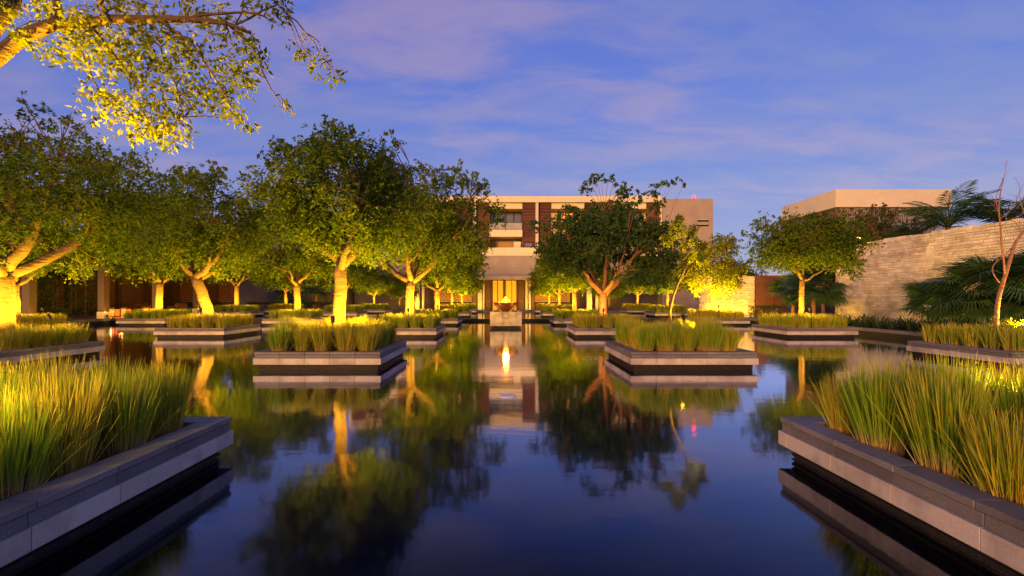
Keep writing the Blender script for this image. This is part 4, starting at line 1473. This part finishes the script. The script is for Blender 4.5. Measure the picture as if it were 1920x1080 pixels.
def shrub_mesh(seed, sx, sy, sz, n, leaf):
    nr = np.random.default_rng(seed)
    q = nr.uniform(-1, 1, (n, 3)); q[:, 2] = nr.uniform(0, 1, n)
    # most leaves sit near the outside of the block
    f = nr.integers(0, 3, n); sg = nr.choice([-1, 1], n)
    e = nr.uniform(.82, 1.04, n)
    q[f == 0, 0] = (sg * e)[f == 0]; q[f == 1, 1] = (sg * e)[f == 1]; q[f == 2, 2] = e[f == 2]
    lump = 1 + .10 * np.sin(q[:, 0] * 5 + seed) * np.cos(q[:, 1] * 4)
    q[:, 2] *= lump
    pos = q * np.array([sx, sy, sz])
    return leaf_mesh('foliage', pos, np.array([0, 0, .4]), leaf, nr, M['leaf_shrub'])


def shrub(name, x, y, sx, sy, sz, label, seed, n=2600, leaf=.09):
    s = tag(empty(name, (x, y, GZ)), label, 'hedge' if 'hedge' in name else 'shrub')
    link('foliage', shrub_mesh(seed, sx, sy, sz, n, leaf), s)
    st = MB(); rng = random.Random(seed)
    for i in range(9):
        px, py = rng.uniform(-.85, .85) * sx, rng.uniform(-.7, .7) * sy
        st.tube([(px, py, -.05), (px + .05, py, sz * .5), (px + rng.uniform(-.15, .15), py + .1, sz * .92)], [.03, .02, .008], 5)
    st.build('stem', M['bark_red'], s)


shrub('clipped_hedge', -27.2, 27.0, .7, 1.9, .72, 'low clipped dark hedge between the two front pavilion posts', 1, 4200)
shrub('clipped_hedge', -27.0, 42.0, 1.6, .7, .95, 'low dark hedge right of the leaning tree beside the pavilion', 2, 3600)
shrub('clipped_hedge', -22.0, 49.2, 4.5, .6, .9, 'dark hedge along the terrace left of the hotel', 3, 6000, .11)
shrub('clipped_hedge', 17.0, 31.2, .8, .6, .85, 'small dark hedge before the timber gate', 4, 1800)
shrub('tall_shrub', -31.2, 33.2, 1.9, 1.2, 3.6, 'tall dark shrubbery behind the clipped hedge at the left', 5, 9000, .14)
shrub('tall_shrub', -30.6, 29.4, 1.6, 1.3, 3.4, 'tall dark shrubbery behind the trunk at the left edge', 6, 9000, .14)
for i, (x, y, s) in enumerate(((-36, 30, 1.1), (-38, 38, 1.15), (-33, 46, 1.0), (-29, 55, 1.1), (-40, 22, 1.2), (-23, 58, 1.05))):
    place_tree(T_g1 if i % 2 else T_g2, x, y, GZ, i * 1.3, 'dark background tree behind the pavilion, number %s from the left edge' % ('two', 'three', 'four', 'five', 'one', 'six')[i], 'garden_tree', s, 'trees behind the pavilion')


# ------------------------------------------------------------------ pavilion on the left
def pavilion():
    X0, X1, Y0, Y1 = -31.5, -25.0, 14.0, 43.0
    zd = GZ + .10
    p = tag(empty('timber_pavilion', (X1, Y0, 0)), 'long open timber pavilion with square posts along the left side of the pool', 'pavilion')
    o = Vector((X1, Y0, 0))

    def pb(name, mat, x0, x1, y0, y1, z0, z1):
        return box(name, mat, p, x0 - o.x, x1 - o.x, y0 - o.y, y1 - o.y, z0, z1)
    x = -28.6
    while x < X1 + .2:
        pb('deck_board', M['post'], x, x + .29, 29.0, Y1, GZ + .004, zd); x += .30
    pb('roof', M['wood_dark'], X0 - .4, X1 + .6, Y0 - .5, Y1 + .5, 4.6, 4.9)
    for yy in (20.3, 24.9, 29.5, 34.0, 38.4, 42.7):
        po = pb('post', M['post'], X1 - .2, X1 + .2, yy - .2, yy + .2, GZ, 4.6)
        box('post_foot', M['cream'], po, X1 - .23 - o.x, X1 + .23 - o.x, yy - .23 - o.y, yy + .23 - o.y, GZ, GZ + .52)
        pb('post', M['post'], X0, X0 + .3, yy - .15, yy + .15, GZ, 4.6)
    pb('beam', M['post'], X1 - .12, X1 + .12, Y0, Y1, 4.25, 4.597)
    # back wall
    pb('back_wall', M['wood_dark'], X0 - .15, X0 - .003, 31.0, Y1, zd, 4.597)
    pb('end_wall', M['wood_dark'], X0, X1 - .25, Y1 - .3, Y1 - .1, zd, 4.597)
    # hanging louvred shutters
    for (px_, w_, d_) in ((352, 1.1, 40.4), (423, 1.25, 42.3)):
        xx = (px_ - VX) * d_ / F
        zc = EYE + (VY - 527) * d_ / F; zb = EYE + (VY - 566) * d_ / F
        sh = pb('shutter', M['wood'], xx - w_ / 2, xx + w_ / 2, d_ + .05, d_ + .09, zb, zc)
        fr = MB()
        for (xa, xb, za, zz) in ((xx - w_ / 2, xx - w_ / 2 + .1, zb, zc), (xx + w_ / 2 - .1, xx + w_ / 2, zb, zc), (xx - w_ / 2 + .1, xx + w_ / 2 - .1, zc - .1, zc), (xx - w_ / 2 + .1, xx + w_ / 2 - .1, zb, zb + .1)):
            fr.box(xa - o.x, xb - o.x, d_ - .03 - o.y, d_ + .049 - o.y, za, zz)
        fr.build('frame', M['wood'], sh)
        for i in range(7):
            zz = zb + .16 + i * (zc - zb - .3) / 6.5
            mt = Matrix.Translation((xx - o.x, d_ - o.y, zz)) @ Matrix.Rotation(R(-30), 4, 'X')
            MB().box(-w_ / 2 + .1, w_ / 2 - .1, -.01, .01, -.08, .08, mt).build('slat', M['wood'], sh)
        pb('hanger', M['metal'], xx - .02, xx + .02, d_, d_ + .04, zc + .002, 4.599)
    # lanterns
    for i, (px_, d_) in enumerate(((214, 31.8), (236, 33.0), (278, 35.0))):
        xx = (px_ - VX) * d_ / F
        l = tag(empty('floor_lantern', (xx, d_, zd)), 'orange glowing floor lantern in the pavilion, %s of three' % ('leftmost', 'middle', 'rightmost')[i], 'lantern', 'orange floor lanterns')
        MB().box(-.2, .2, -.2, .2, .06, .5).build('glow_core', M['lantern'], l)
        c = MB()
        for ax in (-.25, .21):
            for ay in (-.25, .21): c.box(ax, ax + .04, ay, ay + .04, 0, .58)
        c.box(-.26, .26, -.26, .26, .5805, .62); c.box(-.26, .26, -.26, .26, .003, .05)
        c.build('cage', M['metal'], l)
        for q in range(5):
            MB().box(-.16 + q * .08 - .012, -.16 + q * .08 + .012, -.225, -.215, .052, .578).build('bar', M['wood'], l)
        lamp(l, (0, -.45, .35), 45, (1.0, .36, .05), 'POINT', size=.15)
    ll = tag(empty('step_light', (-25.1, 30.8, GZ - .05)), 'thin red orange strip light under the pavilion deck edge', 'strip light')
    MB().box(.36, .42, -.9, 1.6, .15, .18).build('housing', M['metal'], ll)
    MB().box(.4205, .43, -.9, 1.6, .153, .177).build('tube', M['lantern'], ll)
    # seats
    for i, (px_, d_) in enumerate(((258, 37.5), (334, 38.5))):
        xx = (px_ - VX) * d_ / F
        s = tag(empty('lounge_seat', (xx, d_, zd)), 'dark brown lounge seat under the pavilion %s the forked tree' % ('left of', 'right of')[i], 'armchair', 'lounge seats')
        MB().box(-.5, .5, -.4, .4, .12, .42).build('seat', M['fabric'], s, None, .03)
        MB().box(-.5, .5, .28, .45, .425, .85).build('backrest', M['fabric'], s, None, .03)
        for sg in (-1, 1):
            MB().box(sg * .56 - .06, sg * .56 + .06, -.4, .45, .12, .62).build('armrest', M['fabric'], s, None, .02)
        for ax in (-.5, .44):
            for ay in (-.36, .34): MB().box(ax, ax + .06, ay, ay + .06, 0, .119).build('leg', M['wood_dark'], s)
    wl = tag(empty('wall_lamp', ((376 - VX) * 42.5 / F, 42.5, 0)), 'small white lit box lamp on the pavilion end wall', 'lamp')
    MB().box(-.28, .28, .02, .12, 1.62, 2.05).build('box', M['white_lamp'], wl)
    MB().box(-.30, .30, .13, .195, 1.6, 2.07).build('back_plate', M['metal'], wl)
    # warm lamps washing two posts
    for yy, e in ((24.9, 60), (29.5, 80), (38.4, 110)):
        uplight(X1 + .48, yy - .3, GZ + .09, 'at the foot of the %s lit pavilion post' % {24.9: 'nearest', 29.5: 'middle', 38.4: 'farthest'}[yy], e, (-.3, .2, 1), (1.0, .55, .14), 90, .2)


pavilion()
